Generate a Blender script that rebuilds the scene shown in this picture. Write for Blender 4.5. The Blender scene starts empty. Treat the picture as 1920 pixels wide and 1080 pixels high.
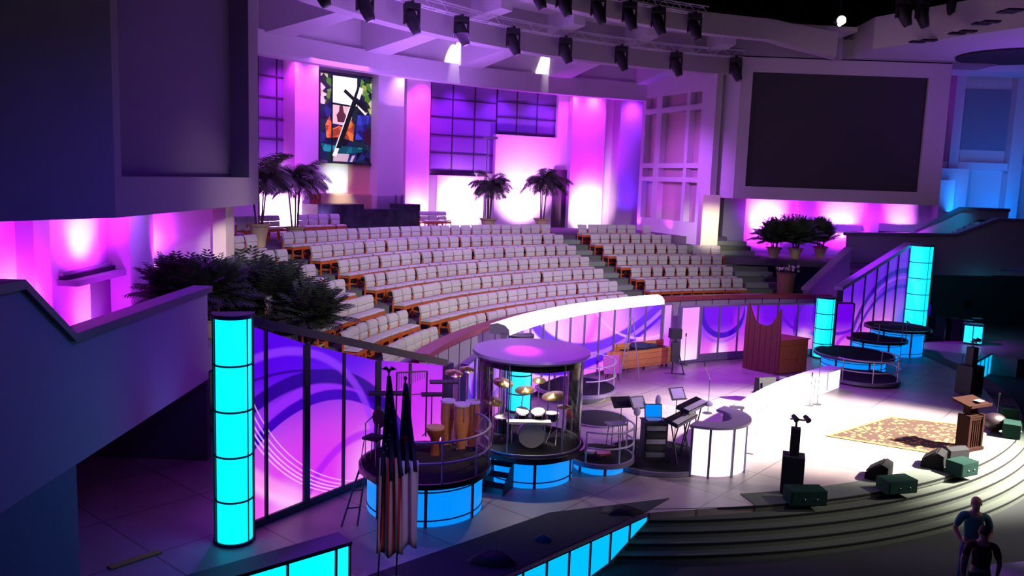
import bpy, bmesh, math, random
from mathutils import Vector, Matrix
random.seed(7)
PI = math.pi
sc = bpy.context.scene
col = sc.collection

# ------------------------------------------------------------------ camera
FPX, CAMH = 1560.0, 6.5
PITCH, ROLL = math.radians(7.45), math.radians(2.0)
_f = Vector((0, math.cos(PITCH), -math.sin(PITCH)))
_r = Vector((1, 0, 0))
_u = _r.cross(_f)
_r2 = _r*math.cos(ROLL) + _u*math.sin(ROLL)
_u2 = -_r*math.sin(ROLL) + _u*math.cos(ROLL)
EYE = Vector((0, 0, CAMH))
cd = bpy.data.cameras.new('camera')
cam = bpy.data.objects.new('camera', cd); col.objects.link(cam)
cd.sensor_width = 36.0; cd.lens = 36.0*FPX/1920.0; cd.clip_end = 300
M = Matrix((_r2, _u2, -_f)).transposed().to_4x4(); M.translation = EYE
cam.matrix_world = M
sc.camera = cam

# ------------------------------------------------------------------ view + world
sc.view_settings.view_transform = 'Standard'
sc.view_settings.look = 'None'
sc.view_settings.exposure = 0.0
sc.view_settings.gamma = 1.0
sc.view_settings.use_curve_mapping = False
w = bpy.data.worlds.new('world'); sc.world = w; w.use_nodes = True
w.node_tree.nodes['Background'].inputs[0].default_value = (0.08, 0.06, 0.30, 1)
w.node_tree.nodes['Background'].inputs[1].default_value = 0.03

CX, CY = 14.92, 16.74          # centre of the concentric choir rows
PURPLE = (0.22, 0.02, 1.0); MAGENTA = (0.75, 0.03, 1.0); HOT = (0.74, 0.13, 1.0); VIOLET = (0.50, 0.22, 1.0)
BLUE = (0.0, 0.25, 1.0); WARM = (1.0, 0.88, 0.68); COOL = (0.93, 0.88, 1.0)

def polar(deg, R, z=0.0):
    a = math.radians(deg); return Vector((CX + R*math.cos(a), CY + R*math.sin(a), z))
def lamp(kind, name, loc, target, color, power, size=0.3, spot=60, blend=0.6, sy=None, cast=True):
    l = bpy.data.lights.new(name, kind); l.energy = power; l.color = color
    if kind == 'SPOT':
        l.spot_size = math.radians(spot); l.spot_blend = blend; l.shadow_soft_size = size
    elif kind == 'AREA':
        l.size = size
        if sy: l.shape = 'RECTANGLE'; l.size_y = sy
    else: l.shadow_soft_size = size
    o = bpy.data.objects.new(name, l); col.objects.link(o); o.location = loc
    if target is not None:
        d = Vector(target) - Vector(loc)
        o.rotation_euler = d.to_track_quat('-Z', 'Y').to_euler()
    return o
# the big stage lights, unseen, above the house and the choir
for _d, _p in ((166, 12000), (158, 14500), (149, 16500), (140, 17000), (131, 17000), (122, 16000), (113, 14000)):
    lamp('SPOT', 'choir_key_light', (13, -4, 17), polar(_d, 20.6, 2.4), (1.0, 0.90, 0.84), _p, 0.8, 14.5, 0.55)
lamp('SPOT', 'stage_key_light', (26, 17, 15), (10.0, 21.8, 0), (1.0, 0.90, 0.80), 300000, 0.5, 23, 0.8)
lamp('SPOT', 'stage_key_light', (27, 13, 15), (8.6, 19.8, 0), (1.0, 0.88, 0.84), 15000, 0.5, 29, 1.0)
lamp('SPOT', 'stage_front_light', (15, 2, 13), (4.6, 18.6, 0), (1.0, 0.84, 0.86), 2000, 0.6, 18, 0.9)
lamp('SPOT', 'step_light', (20, 8, 14), (12.5, 19.5, -.5), (0.95, 1.0, 0.84), 2600, 0.8, 32, 1.0)
lamp('AREA', 'choir_wash_light', polar(141, 22.5, 11.6), polar(141, 21.5, 2), (0.42, 0.10, 1.0), 1100, 3, sy=14)
lamp('SPOT', 'stage_wash_light', (4, 14, 12.5), (4.6, 26.5, 0), (0.36, 0.03, 1.0), 10000, 0.8, 44, 0.9)
lamp('SPOT', 'stage_wash_light', polar(120, 19, 12), polar(122, 11.5, 0), (0.42, 0.03, 1.0), 8000, 0.6, 40, 0.9)
lamp('SPOT', 'booth_top_light', (4.0, 14.0, 11.5), (0.3, 17.7, 2.6), (0.36, 0.01, 1.0), 3600, 0.4, 22, 0.8)
lamp('SPOT', 'canopy_spot', polar(150, 19, 11.5), (0.30, 17.75, 2.83), (1.0, 0.02, 0.9), 26000, 0.1, 4.5, 1.0)
lamp('AREA', 'ceiling_bounce_light', polar(141, 23.5, 9.6), polar(141, 23.5, 16), (0.46, 0.17, 1.0), 620, 5, sy=14)  # unseen area lamp standing in for light bounced up to the ceiling

# ------------------------------------------------------------------ pixel helpers (photo 1920x1080 -> the real plane a thing stands on)
def ray(x, y): return (x-960)/FPX*_r2 - (y-540)/FPX*_u2 + _f
def at(x, y, z=0.0):
    d = ray(x, y); return EYE + d*((z-CAMH)/d.z)
def atX(x, y, X):
    d = ray(x, y); return EYE + d*(X/d.x)
def atY(x, y, Y):
    d = ray(x, y); return EYE + d*(Y/d.y)
def px(p):
    v = Vector(p)-EYE; z = v.dot(_f); return 960+FPX*v.dot(_r2)/z, 540-FPX*v.dot(_u2)/z
def zat(X, Y, py):
    lo, hi = -20., 40.
    for _ in range(50):
        m = (lo+hi)/2
        if px((X, Y, m))[1] > py: lo = m
        else: hi = m
    return (lo+hi)/2
def cyl(x, y, R):
    d = ray(x, y); A = d.x**2+d.y**2; B = -2*(d.x*CX+d.y*CY); c = CX*CX+CY*CY-R*R
    t = (-B+math.sqrt(max(B*B-4*A*c, 0)))/(2*A); return EYE+t*d
def ang(x, y, R):
    p = cyl(x, y, R); return math.degrees(math.atan2(p.y-CY, p.x-CX))
def atW(x, y, p0, p1):
    """pixel -> vertical plane through ground points p0,p1; returns (distance along, z, point)"""
    t = Vector((p1[0]-p0[0], p1[1]-p0[1], 0)).normalized(); n = Vector((-t.y, t.x, 0))
    d = ray(x, y); P0 = Vector((p0[0], p0[1], 0)); k = (P0-EYE).dot(n)/d.dot(n); q = EYE+d*k
    return (q-P0).dot(t), q.z, q

# ------------------------------------------------------------------ materials
MATS = {}
def mat(name, color, rough=0.6, metal=0.0, emit=None, estr=1.0, noise=0.0, nscale=5.0, spec=0.5, alpha=None, trans=0.0, bump=0.0, sheen=0.0):
    if name in MATS: return MATS[name]
    m = bpy.data.materials.new(name); m.use_nodes = True; MATS[name] = m
    nt = m.node_tree; b = nt.nodes['Principled BSDF']
    c4 = (*color, 1)
    b.inputs['Base Color'].default_value = c4
    b.inputs['Roughness'].default_value = rough; b.inputs['Metallic'].default_value = metal
    b.inputs['Specular IOR Level'].default_value = spec
    if trans: b.inputs['Transmission Weight'].default_value = trans
    if alpha is not None: b.inputs['Alpha'].default_value = alpha
    if emit:
        b.inputs['Emission Color'].default_value = (*emit, 1); b.inputs['Emission Strength'].default_value = estr
    if noise or bump:
        tc = nt.nodes.new('ShaderNodeTexCoord'); n = nt.nodes.new('ShaderNodeTexNoise')
        n.inputs['Scale'].default_value = nscale; n.inputs['Detail'].default_value = 4
        nt.links.new(tc.outputs['Object'], n.inputs['Vector'])
        if noise:
            mx = nt.nodes.new('ShaderNodeMixRGB'); mx.blend_type = 'MIX'
            mx.inputs[1].default_value = tuple(v*(1-noise) for v in color)+(1,)
            mx.inputs[2].default_value = tuple(min(1, v*(1+noise)) for v in color)+(1,)
            nt.links.new(n.outputs['Fac'], mx.inputs[0]); nt.links.new(mx.outputs[0], b.inputs['Base Color'])
        if bump:
            bp = nt.nodes.new('ShaderNodeBump'); bp.inputs['Strength'].default_value = bump
            nt.links.new(n.outputs['Fac'], bp.inputs['Height']); nt.links.new(bp.outputs[0], b.inputs['Normal'])
    return m
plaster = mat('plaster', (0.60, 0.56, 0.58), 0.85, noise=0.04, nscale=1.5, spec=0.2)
plaster_d = mat('dark_grey_plaster', (0.30, 0.29, 0.33), 0.85, noise=0.05, nscale=1.5, spec=0.2)  # plaster in a darker grey
ceilm = mat('ceiling_plaster', (0.58, 0.54, 0.58), 0.9, noise=0.03, nscale=1.0, spec=0.1)
acoustic = mat('acoustic_panel', (0.14, 0.10, 0.24), 0.9, noise=0.12, nscale=12, spec=0.1)
seam = mat('seam_dark', (0.02, 0.018, 0.03), 0.8)
blackp = mat('black_paint', (0.012, 0.012, 0.014), 0.6)
blackg = mat('black_gloss', (0.012, 0.012, 0.016), 0.25)
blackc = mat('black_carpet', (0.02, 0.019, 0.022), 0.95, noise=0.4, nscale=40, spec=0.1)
carpet = mat('green_grey_carpet', (0.11, 0.13, 0.105), 0.95, noise=0.25, nscale=30, spec=0.1)
carpet_d = mat('dark_house_carpet', (0.05, 0.055, 0.055), 0.95, noise=0.25, nscale=30, spec=0.1)
apronm = mat('navy_apron_carpet', (0.05, 0.05, 0.06), 0.95, noise=0.25, nscale=25, spec=0.1)
railm = mat('pale_rail_paint', (0.55, 0.52, 0.58), 0.4, 0.2)
leafd = mat('shaded_palm_leaf', (0.018, 0.030, 0.014), 0.7, noise=0.5, nscale=6)  # leaf colour darkened to keep the left palms in shade under the key light
chrome = mat('brushed_steel', (0.55, 0.55, 0.6), 0.35, 0.9)
greym = mat('grey_metal', (0.33, 0.31, 0.37), 0.45, 0.5)
darkm = mat('dark_metal', (0.06, 0.06, 0.07), 0.4, 0.7)
fabric = mat('grey_seat_fabric', (0.50, 0.47, 0.47), 0.9, noise=0.12, nscale=18, spec=0.1)
wood_o = mat('orange_chair_wood', (0.50, 0.095, 0.02), 0.45, noise=0.3, nscale=9)
wood_r = mat('reddish_rail_wood', (0.24, 0.05, 0.03), 0.4, noise=0.25, nscale=4)
wood_b = mat('brown_pulpit_wood', (0.28, 0.085, 0.03), 0.45, noise=0.35, nscale=7)
wood_h = mat('honey_wood', (0.60, 0.25, 0.05), 0.45, noise=0.3, nscale=6)
wood_d = mat('dark_lectern_wood', (0.020, 0.006, 0.0035), 0.85, spec=0.08, noise=0.3, nscale=8)
cream = mat('cream_paint', (0.78, 0.70, 0.50), 0.7, noise=0.05)
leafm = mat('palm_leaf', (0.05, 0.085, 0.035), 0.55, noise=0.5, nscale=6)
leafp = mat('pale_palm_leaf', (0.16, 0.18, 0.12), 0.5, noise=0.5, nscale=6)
stemm = mat('palm_stem', (0.10, 0.09, 0.05), 0.8, noise=0.3, nscale=12)
potm = mat('cream_ceramic', (0.62, 0.50, 0.26), 0.5, noise=0.12, nscale=8)
screenm = mat('screen_grey', (0.034, 0.032, 0.040), 0.8, noise=0.08, nscale=30)
voidm = mat('void_black', (0.004, 0.004, 0.005), 0.95, spec=0.0)
skin = mat('skin', (0.42, 0.20, 0.15), 0.6)
whitecloth = mat('white_cloth', (0.75, 0.73, 0.78), 0.8, noise=0.05)
cyan_lit = mat('cyan_lit_acrylic', (0.1, 0.5, 0.6), 0.3, emit=(0.0, 0.72, 1.0), estr=1.45)
blue_lit = mat('blue_lit_acrylic', (0.05, 0.3, 0.6), 0.3, emit=(0.0, 0.22, 0.95), estr=1.0)
white_lit = mat('white_lit_acrylic', (0.8, 0.8, 0.85), 0.3, emit=(0.95, 0.85, 1.0), estr=1.5)
pink_lit = mat('pink_lit_acrylic', (0.6, 0.4, 0.6), 0.3, emit=(1.0, 0.42, 0.95), estr=1.0)
lampglow = mat('lamp_glow', (1, 1, 1), 0.3, emit=(1.0, 0.95, 0.9), estr=14)

def glassmat():
    m = bpy.data.materials.new('clear_acrylic'); m.use_nodes = True; nt = m.node_tree; nt.nodes.clear()
    o = nt.nodes.new('ShaderNodeOutputMaterial'); mx = nt.nodes.new('ShaderNodeMixShader')
    t = nt.nodes.new('ShaderNodeBsdfTransparent'); g = nt.nodes.new('ShaderNodeBsdfGlossy'); g.inputs['Roughness'].default_value = 0.08
    t.inputs[0].default_value = (0.93, 0.93, 0.97, 1)
    fr = nt.nodes.new('ShaderNodeFresnel'); fr.inputs[0].default_value = 1.35
    nt.links.new(fr.outputs[0], mx.inputs[0]); nt.links.new(t.outputs[0], mx.inputs[1]); nt.links.new(g.outputs[0], mx.inputs[2]); nt.links.new(mx.outputs[0], o.inputs[0])
    return m
glass = glassmat()

def striped(name, c1, c2, period, axis=0, rough=0.5, width=0.1):
    """plank / tile joints along one object axis, joint lines in c2"""
    m = bpy.data.materials.new(name); m.use_nodes = True; nt = m.node_tree; b = nt.nodes['Principled BSDF']
    tc = nt.nodes.new('ShaderNodeTexCoord'); sp = nt.nodes.new('ShaderNodeSeparateXYZ'); nt.links.new(tc.outputs['Object'], sp.inputs[0])
    dv = nt.nodes.new('ShaderNodeMath'); dv.operation = 'DIVIDE'; dv.inputs[1].default_value = period; nt.links.new(sp.outputs[axis], dv.inputs[0])
    fr = nt.nodes.new('ShaderNodeMath'); fr.operation = 'FRACT'; nt.links.new(dv.outputs[0], fr.inputs[0])
    lt = nt.nodes.new('ShaderNodeMath'); lt.operation = 'LESS_THAN'; lt.inputs[1].default_value = width; nt.links.new(fr.outputs[0], lt.inputs[0])
    ns = nt.nodes.new('ShaderNodeTexNoise'); ns.inputs['Scale'].default_value = 6; nt.links.new(tc.outputs['Object'], ns.inputs['Vector'])
    m1 = nt.nodes.new('ShaderNodeMixRGB'); m1.inputs[1].default_value = (*[v*0.8 for v in c1], 1); m1.inputs[2].default_value = (*[min(1, v*1.2) for v in c1], 1); nt.links.new(ns.outputs['Fac'], m1.inputs[0])
    mx = nt.nodes.new('ShaderNodeMixRGB'); mx.inputs[2].default_value = (*c2, 1); nt.links.new(lt.outputs[0], mx.inputs[0]); nt.links.new(m1.outputs[0], mx.inputs[1])
    nt.links.new(mx.outputs[0], b.inputs['Base Color']); b.inputs['Roughness'].default_value = rough
    return m

def stage_mat():
    m = bpy.data.materials.new('stage_stone_tile'); m.use_nodes = True; nt = m.node_tree; b = nt.nodes['Principled BSDF']
    tc = nt.nodes.new('ShaderNodeTexCoord'); mp = nt.nodes.new('ShaderNodeMapping'); mp.inputs['Rotation'].default_value[2] = math.radians(40)
    nt.links.new(tc.outputs['Object'], mp.inputs[0])
    br = nt.nodes.new('ShaderNodeTexBrick'); br.offset = 0.0; br.inputs['Scale'].default_value = 1.0
    br.inputs['Brick Width'].default_value = 1.9; br.inputs['Row Height'].default_value = 1.9; br.inputs['Mortar Size'].default_value = 0.02; br.inputs['Mortar Smooth'].default_value = 0.2
    br.inputs['Color1'].default_value = (0.29, 0.235, 0.225, 1); br.inputs['Color2'].default_value = (0.32, 0.26, 0.245, 1); br.inputs['Mortar'].default_value = (0.15, 0.11, 0.11, 1)
    nt.links.new(mp.outputs[0], br.inputs['Vector'])
    ns = nt.nodes.new('ShaderNodeTexNoise'); ns.inputs['Scale'].default_value = 1.6; ns.inputs['Detail'].default_value = 8; nt.links.new(tc.outputs['Object'], ns.inputs['Vector'])
    mr = nt.nodes.new('ShaderNodeMapRange'); mr.inputs[3].default_value = 0.7; mr.inputs[4].default_value = 1.25; nt.links.new(ns.outputs['Fac'], mr.inputs[0])
    mx = nt.nodes.new('ShaderNodeMixRGB'); mx.blend_type = 'MULTIPLY'; mx.inputs[0].default_value = 1.0
    nt.links.new(br.outputs['Color'], mx.inputs[1]); nt.links.new(mr.outputs[0], mx.inputs[2]); nt.links.new(mx.outputs[0], b.inputs['Base Color'])
    b.inputs['Roughness'].default_value = 0.42
    return m
stagem = stage_mat()

def art_mat(name, base_lo, base_hi, vlo, vhi, bands, strength=1.0):
    """backlit printed graphic: UV in metres; base vertical blend + arcs (cu, cv, R, half width, colour, alpha, soft)"""
    m = bpy.data.materials.new(name); m.use_nodes = True; nt = m.node_tree; b = nt.nodes['Principled BSDF']; L = nt.links.new
    uv = nt.nodes.new('ShaderNodeUVMap'); sp = nt.nodes.new('ShaderNodeSeparateXYZ'); L(uv.outputs[0], sp.inputs[0])
    mr = nt.nodes.new('ShaderNodeMapRange'); mr.interpolation_type = 'SMOOTHSTEP'; mr.inputs[1].default_value = vlo; mr.inputs[2].default_value = vhi; L(sp.outputs[1], mr.inputs[0])
    mx = nt.nodes.new('ShaderNodeMixRGB'); mx.inputs[1].default_value = (*base_lo, 1); mx.inputs[2].default_value = (*base_hi, 1); L(mr.outputs[0], mx.inputs[0])
    cur = mx.outputs[0]
    for cu, cv, R, wd, c, al, soft in bands:
        vd = nt.nodes.new('ShaderNodeVectorMath'); vd.operation = 'DISTANCE'; vd.inputs[1].default_value = (cu, cv, 0); L(uv.outputs[0], vd.inputs[0])
        s = nt.nodes.new('ShaderNodeMath'); s.operation = 'SUBTRACT'; s.inputs[1].default_value = R; L(vd.outputs['Value'], s.inputs[0])
        a = nt.nodes.new('ShaderNodeMath'); a.operation = 'ABSOLUTE'; L(s.outputs[0], a.inputs[0])
        r = nt.nodes.new('ShaderNodeMapRange'); r.interpolation_type = 'SMOOTHSTEP'
        r.inputs[1].default_value = wd*(1-soft); r.inputs[2].default_value = wd*(1+soft*0.2)+0.001; r.inputs[3].default_value = al; r.inputs[4].default_value = 0
        L(a.outputs[0], r.inputs[0])
        x = nt.nodes.new('ShaderNodeMixRGB'); x.inputs[2].default_value = (*c, 1); L(r.outputs[0], x.inputs[0]); L(cur, x.inputs[1]); cur = x.outputs[0]
    b.inputs['Base Color'].default_value = (0.04, 0.02, 0.07, 1); b.inputs['Roughness'].default_value = 0.45
    L(cur, b.inputs['Emission Color']); b.inputs['Emission Strength'].default_value = strength
    b.inputs['Specular IOR Level'].default_value = 0.2
    return m

# ------------------------------------------------------------------ mesh builder
class MB:
    def __init__(s): s.v = []; s.f = []; s.uv = {}; s.smooth = set()
    def add(s, vs, fs, uvs=None, smooth=False):
        n = len(s.v); s.v += [Vector(q) for q in vs]
        for i, f in enumerate(fs):
            s.f.append(tuple(n+k for k in f))
            if uvs: s.uv[len(s.f)-1] = [uvs[k] for k in f]
            if smooth: s.smooth.add(len(s.f)-1)
        return s
    def box(s, c, size, rz=0.0, M=None):
        x, y, z = [q/2 for q in size]; c = Vector(c)
        R = Matrix.Rotation(rz, 3, 'Z') if M is None else M
        vs = [c + R@Vector((sx*x, sy*y, sz*z)) for sz in (-1, 1) for sy in (-1, 1) for sx in (-1, 1)]
        return s.add(vs, [(0,2,3,1),(4,5,7,6),(0,1,5,4),(2,6,7,3),(0,4,6,2),(1,3,7,5)])
    def hexa(s, b4, t4):
        return s.add(list(b4)+list(t4), [(3,2,1,0),(4,5,6,7),(0,1,5,4),(1,2,6,5),(2,3,7,6),(3,0,4,7)])
    def slab(s, p0, p1, z0, z1, th, z0b=None, z1b=None):
        """vertical wall from ground point p0 to p1, thickness to the left; ends may have other heights"""
        p0 = Vector((p0[0], p0[1], 0)); p1 = Vector((p1[0], p1[1], 0)); t = (p1-p0).normalized(); n = Vector((-t.y, t.x, 0))*th
        z0b = z0 if z0b is None else z0b; z1b = z1 if z1b is None else z1b
        Z = Vector((0, 0, 1))
        return s.hexa([p0+Z*z0, p1+Z*z0b, p1+n+Z*z0b, p0+n+Z*z0], [p0+Z*z1, p1+Z*z1b, p1+n+Z*z1b, p0+n+Z*z1])
    def tube(s, path, r, n=8, r1=None, cap=True):
        path = [Vector(q) for q in path]; m = len(path); rings = []
        up = Vector((0, 0, 1))
        for i, q in enumerate(path):
            t = (path[min(i+1, m-1)]-path[max(i-1, 0)])
            if t.length < 1e-9: t = Vector((0, 0, 1))
            t.normalize(); a = t.cross(up)
            if a.length < 1e-3: a = t.cross(Vector((1, 0, 0)))
            a.normalize(); b = t.cross(a)
            rr = r if r1 is None else r+(r1-r)*i/(m-1)
            rings.append([q+(a*math.cos(k*2*PI/n)+b*math.sin(k*2*PI/n))*rr for k in range(n)])
        vs = [v for g in rings for v in g]; fs = []
        for i in range(m-1):
            for k in range(n):
                k2 = (k+1) % n; fs.append((i*n+k, i*n+k2, (i+1)*n+k2, (i+1)*n+k))
        s.add(vs, fs, smooth=True)
        if cap:
            s.add(rings[0], [tuple(range(n))]); s.add(rings[-1], [tuple(reversed(range(n)))])
        return s
    def lathe(s, c, prof, n=32, a0=0, a1=360, M=None, smooth=False):
        """prof: list of (r, z); full turn or an arc"""
        c = Vector(c); full = abs(a1-a0) >= 360; cnt = n if full else n+1
        vs = []
        for k in range(cnt):
            a = math.radians(a0+(a1-a0)*k/n)
            for r, z in prof:
                q = Vector((r*math.cos(a), r*math.sin(a), z)); vs.append(c+(M@q if M else q))
        m = len(prof); fs = []
        for k in range(n):
            k2 = (k+1) % cnt
            for j in range(m-1): fs.append((k*m+j, k2*m+j, k2*m+j+1, k*m+j+1))
        return s.add(vs, fs, smooth=smooth)
    def disc(s, c, r, z0, z1, n=48):
        return s.lathe(c, [(0.001, z0), (r, z0), (r, z1), (0.001, z1)], n)
    def arc(s, R0, R1, z0, z1, d0, d1, n=24, c=None, z0b=None, z1b=None, zf=None):
        """closed arc block about a centre; zf(t) -> (z0,z1) may vary along it"""
        c = Vector((CX, CY, 0)) if c is None else Vector(c)
        vs = []
        for k in range(n+1):
            t = k/n; a = math.radians(d0+(d1-d0)*t)
            if zf: q0, q1 = zf(t)
            else: q0, q1 = z0, z1
            e = Vector((math.cos(a), math.sin(a), 0))
            vs += [c+e*R0+Vector((0, 0, q0)), c+e*R1+Vector((0, 0, q0)), c+e*R1+Vector((0, 0, q1)), c+e*R0+Vector((0, 0, q1))]
        fs = []
        for k in range(n):
            for j in range(4):
                j2 = (j+1) % 4; fs.append((k*4+j, k*4+j2, k*4+4+j2, k*4+4+j))
        fs += [(0, 3, 2, 1), (n*4, n*4+1, n*4+2, n*4+3)]
        return s.add(vs, fs)
    def prism(s, poly, z0, z1):
        n = len(poly); vs = [(p[0], p[1], z0) for p in poly]+[(p[0], p[1], z1) for p in poly]
        fs = [tuple(reversed(range(n))), tuple(range(n, 2*n))]+[(i, (i+1) % n, n+(i+1) % n, n+i) for i in range(n)]
        return s.add(vs, fs)
    def extrude(s, pts, vec):
        n = len(pts); vec = Vector(vec); P = [Vector(q) for q in pts]
        return s.add(P+[q+vec for q in P], [tuple(reversed(range(n))), tuple(range(n, 2*n))]+[(i, (i+1) % n, n+(i+1) % n, n+i) for i in range(n)])
    def ball(s, c, r, n=12, sz=(1, 1, 1)):
        c = Vector(c); prof = [(math.sin(PI*j/8), -math.cos(PI*j/8)) for j in range(9)]
        vs = []
        for k in range(n):
            a = 2*PI*k/n
            for pr, pz in prof: vs.append(c+Vector((max(pr, .01)*math.cos(a)*r*sz[0], max(pr, .01)*math.sin(a)*r*sz[1], pz*r*sz[2])))
        fs = [(k*9+j, ((k+1) % n)*9+j, ((k+1) % n)*9+j+1, k*9+j+1) for k in range(n) for j in range(8)]
        return s.add(vs, fs, smooth=True)
    def build(s, name, m, parent=None, local=False, bevel=0.0, fix=True):
        me = bpy.data.meshes.new(name)
        if parent is not None: off = Vector((0, 0, 0)) if local else wloc(parent)
        elif local: off = Vector((0, 0, 0))
        else:
            xs = [v.x for v in s.v]; ys = [v.y for v in s.v]; zs = [v.z for v in s.v]
            off = Vector(((min(xs)+max(xs))/2, (min(ys)+max(ys))/2, min(zs)))
        me.from_pydata([v-off for v in s.v], [], s.f)
        if s.uv:
            ul = me.uv_layers.new(name='UVMap')
            for p in me.polygons:
                if p.index in s.uv:
                    for li, q in zip(p.loop_indices, s.uv[p.index]): ul.data[li].uv = q
        for p in me.polygons:
            if p.index in s.smooth: p.use_smooth = True
        if fix:
            bm = bmesh.new(); bm.from_mesh(me); bmesh.ops.recalc_face_normals(bm, faces=bm.faces); bm.to_mesh(me); bm.free()
        me.materials.append(m)
        o = bpy.data.objects.new(name, me); col.objects.link(o)
        if parent is not None: o.parent = parent
        else: o.location = off
        if bevel:
            bv = o.modifiers.new('bevel', 'BEVEL'); bv.width = bevel; bv.segments = 2
        return o
def wloc(o):
    p = Vector(o.location)
    while o.parent: o = o.parent; p += Vector(o.location)
    return p
def thing(name, label, cat, loc=(0, 0, 0), rz=0.0, group=None):
    o = bpy.data.objects.new(name, None); col.objects.link(o); o.location = loc; o.rotation_euler = (0, 0, rz); o.empty_display_size = 0.2
    o['label'] = label; o['category'] = cat
    if group: o['group'] = group
    return o
def tag(o, label, cat, group=None, kind=None):
    o['label'] = label; o['category'] = cat
    if group: o['group'] = group
    if kind: o['kind'] = kind
    return o
def struct(name, b, m, parent=None, label=None):
    o = b.build(name, m, parent)
    if parent is None:
        o['kind'] = 'structure'
        if label: o['label'] = label
    return o
def copy_tree(o, parent=None):
    c = o.copy(); col.objects.link(c)
    if parent is not None: c.parent = parent
    for ch in list(o.children): copy_tree(ch, c)
    return c
def place(proto, used, loc, rz, label, scale=None):
    if used[0]: o = copy_tree(proto)
    else: o = proto; used[0] = True
    o.location = loc; o.rotation_euler = (0, 0, rz); o['label'] = label
    if scale: o.scale = scale
    return o
ORD = ['first','second','third','fourth','fifth','sixth','seventh','eighth','ninth','tenth','eleventh','twelfth','thirteenth','fourteenth','fifteenth','sixteenth','seventeenth','eighteenth','nineteenth','twentieth','twenty-first','twenty-second','twenty-third','twenty-fourth','twenty-fifth','twenty-sixth','twenty-seventh','twenty-eighth']
# ================================================================== SETTING
SC = Vector((1.47, 31.89, 0)); SR = 15.85           # centre and radius of the curved front steps
fp = at(1210, 962); fq = at(945, 1080)
fdir = (fq-fp).normalized()
fq2 = fp+fdir*9.5
# --- house floor
b = MB(); b.box((5, 20, -0.85), (90, 90, 0.2)); struct('floor', b, carpet_d)
# --- stage floor with its curved front
pts = [(fq2.x, fq2.y), (fp.x, fp.y)]
a0 = math.degrees(math.atan2(fp.y-SC.y, fp.x-SC.x))
for k in range(0, 49):
    a = math.radians(-76+(k/48)*86); pts.append((SC.x+SR*math.cos(a), SC.y+SR*math.sin(a)))
pts += [(20.5, 33.0), (30, 36), (30, 44), (-14, 44), (-14, 4), (fq2.x-4, 4)]
b = MB(); b.prism(pts, -0.74, 0.0); struct('floor', b, stagem)
# --- carpet edge band and five curved steps
def step_a0(R):
    # angle where the step of radius R meets the lit fascia line
    d = fp-SC; d.z = 0; B = d.dot(fdir); c_ = d.dot(d)-R*R
    t = -B+math.sqrt(max(0, B*B-c_)); q = fp+fdir*t if t > 0 else fp
    q2 = fp+fdir*(-B-math.sqrt(max(0, B*B-c_)))
    return math.degrees(math.atan2(q.y-SC.y, q.x-SC.x))+0.15
for k in range(6):
    b = MB(); z1 = 0.012 if k == 0 else -0.15*k+0.008
    R0, R1 = (SR-0.62, SR+0.03) if k == 0 else (SR-0.1, SR+0.21*k+0.03)
    if k == 5: continue
    s0 = step_a0(SR+0.03+0.21*k)
    b.arc(R0, R1, -0.76+0.001*k if k else -0.1, z1, s0 if k else -76.5, 12, 64, c=SC)
    struct('floor', b, carpet)
    # black strip put in for the shadow under each nosing
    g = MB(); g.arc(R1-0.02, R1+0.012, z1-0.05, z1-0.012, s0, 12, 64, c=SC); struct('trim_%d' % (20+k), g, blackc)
# --- navy apron carpet on the left front of the stage
g0 = at(1255, 935); g1 = at(1030, 962); g2 = at(690, 1080)
g2b = g1+(g2-g1)*2.2
b = MB(); b.prism([(fp.x-0.02, fp.y+0.01), (g0.x, g0.y), (g1.x, g1.y), (g2b.x, g2b.y), (fq2.x-0.3, fq2.y-0.3)], 0.0, 0.014); struct('floor', b, apronm)
# --- choir tiers
NR = 7
def RR(k): return 18.28+0.998*k
def RZ(k): return 1.374+0.3857*k
SECT = [(176.5, 159.1), (156.2, 123.3), (119.75, 104.0)]
for k in range(NR):
    b = MB(); b.arc(RR(k)-0.78, RR(k)+0.22+0.01, 0.02+0.001*k, RZ(k), 171.5, 101, 60); struct('floor', b, carpet)
b = MB(); b.arc(RR(6)+0.22, 33.5, 0.03, 4.05, 176, 100.5, 60); struct('floor', b, mat('plum_carpet', (0.11, 0.08, 0.13), 0.95, noise=0.2, nscale=20, spec=0.1))
b = MB(); b.arc(17.43, RR(0)-0.77, 0.02, RZ(0)-0.002, 171.5, 98, 40); struct('floor', b, carpet)
# aisle half steps (two treads to a row) with pale nosings
for (d0, d1) in ((159.1, 156.25), (123.3, 119.8), (103.6, 98.6)):
    for k in range(NR+0):
        zt = RZ(k)+0.193; b = MB(); b.arc(RR(k)-0.28, RR(k)+0.24, RZ(k)-0.01, zt, d0, d1, 6); struct('floor', b, mat('aisle_carpet', (0.20, 0.235, 0.225), 0.9, noise=0.2, nscale=30, spec=0.15))
# solid ends of the tiers towards the right stair
for k in range(NR):
    b = MB(); b.arc(RR(k)-0.78, RR(k)+0.24, 0.9, RZ(k)-0.004, 101, 98.6, 4); struct('floor', b, carpet)

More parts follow.
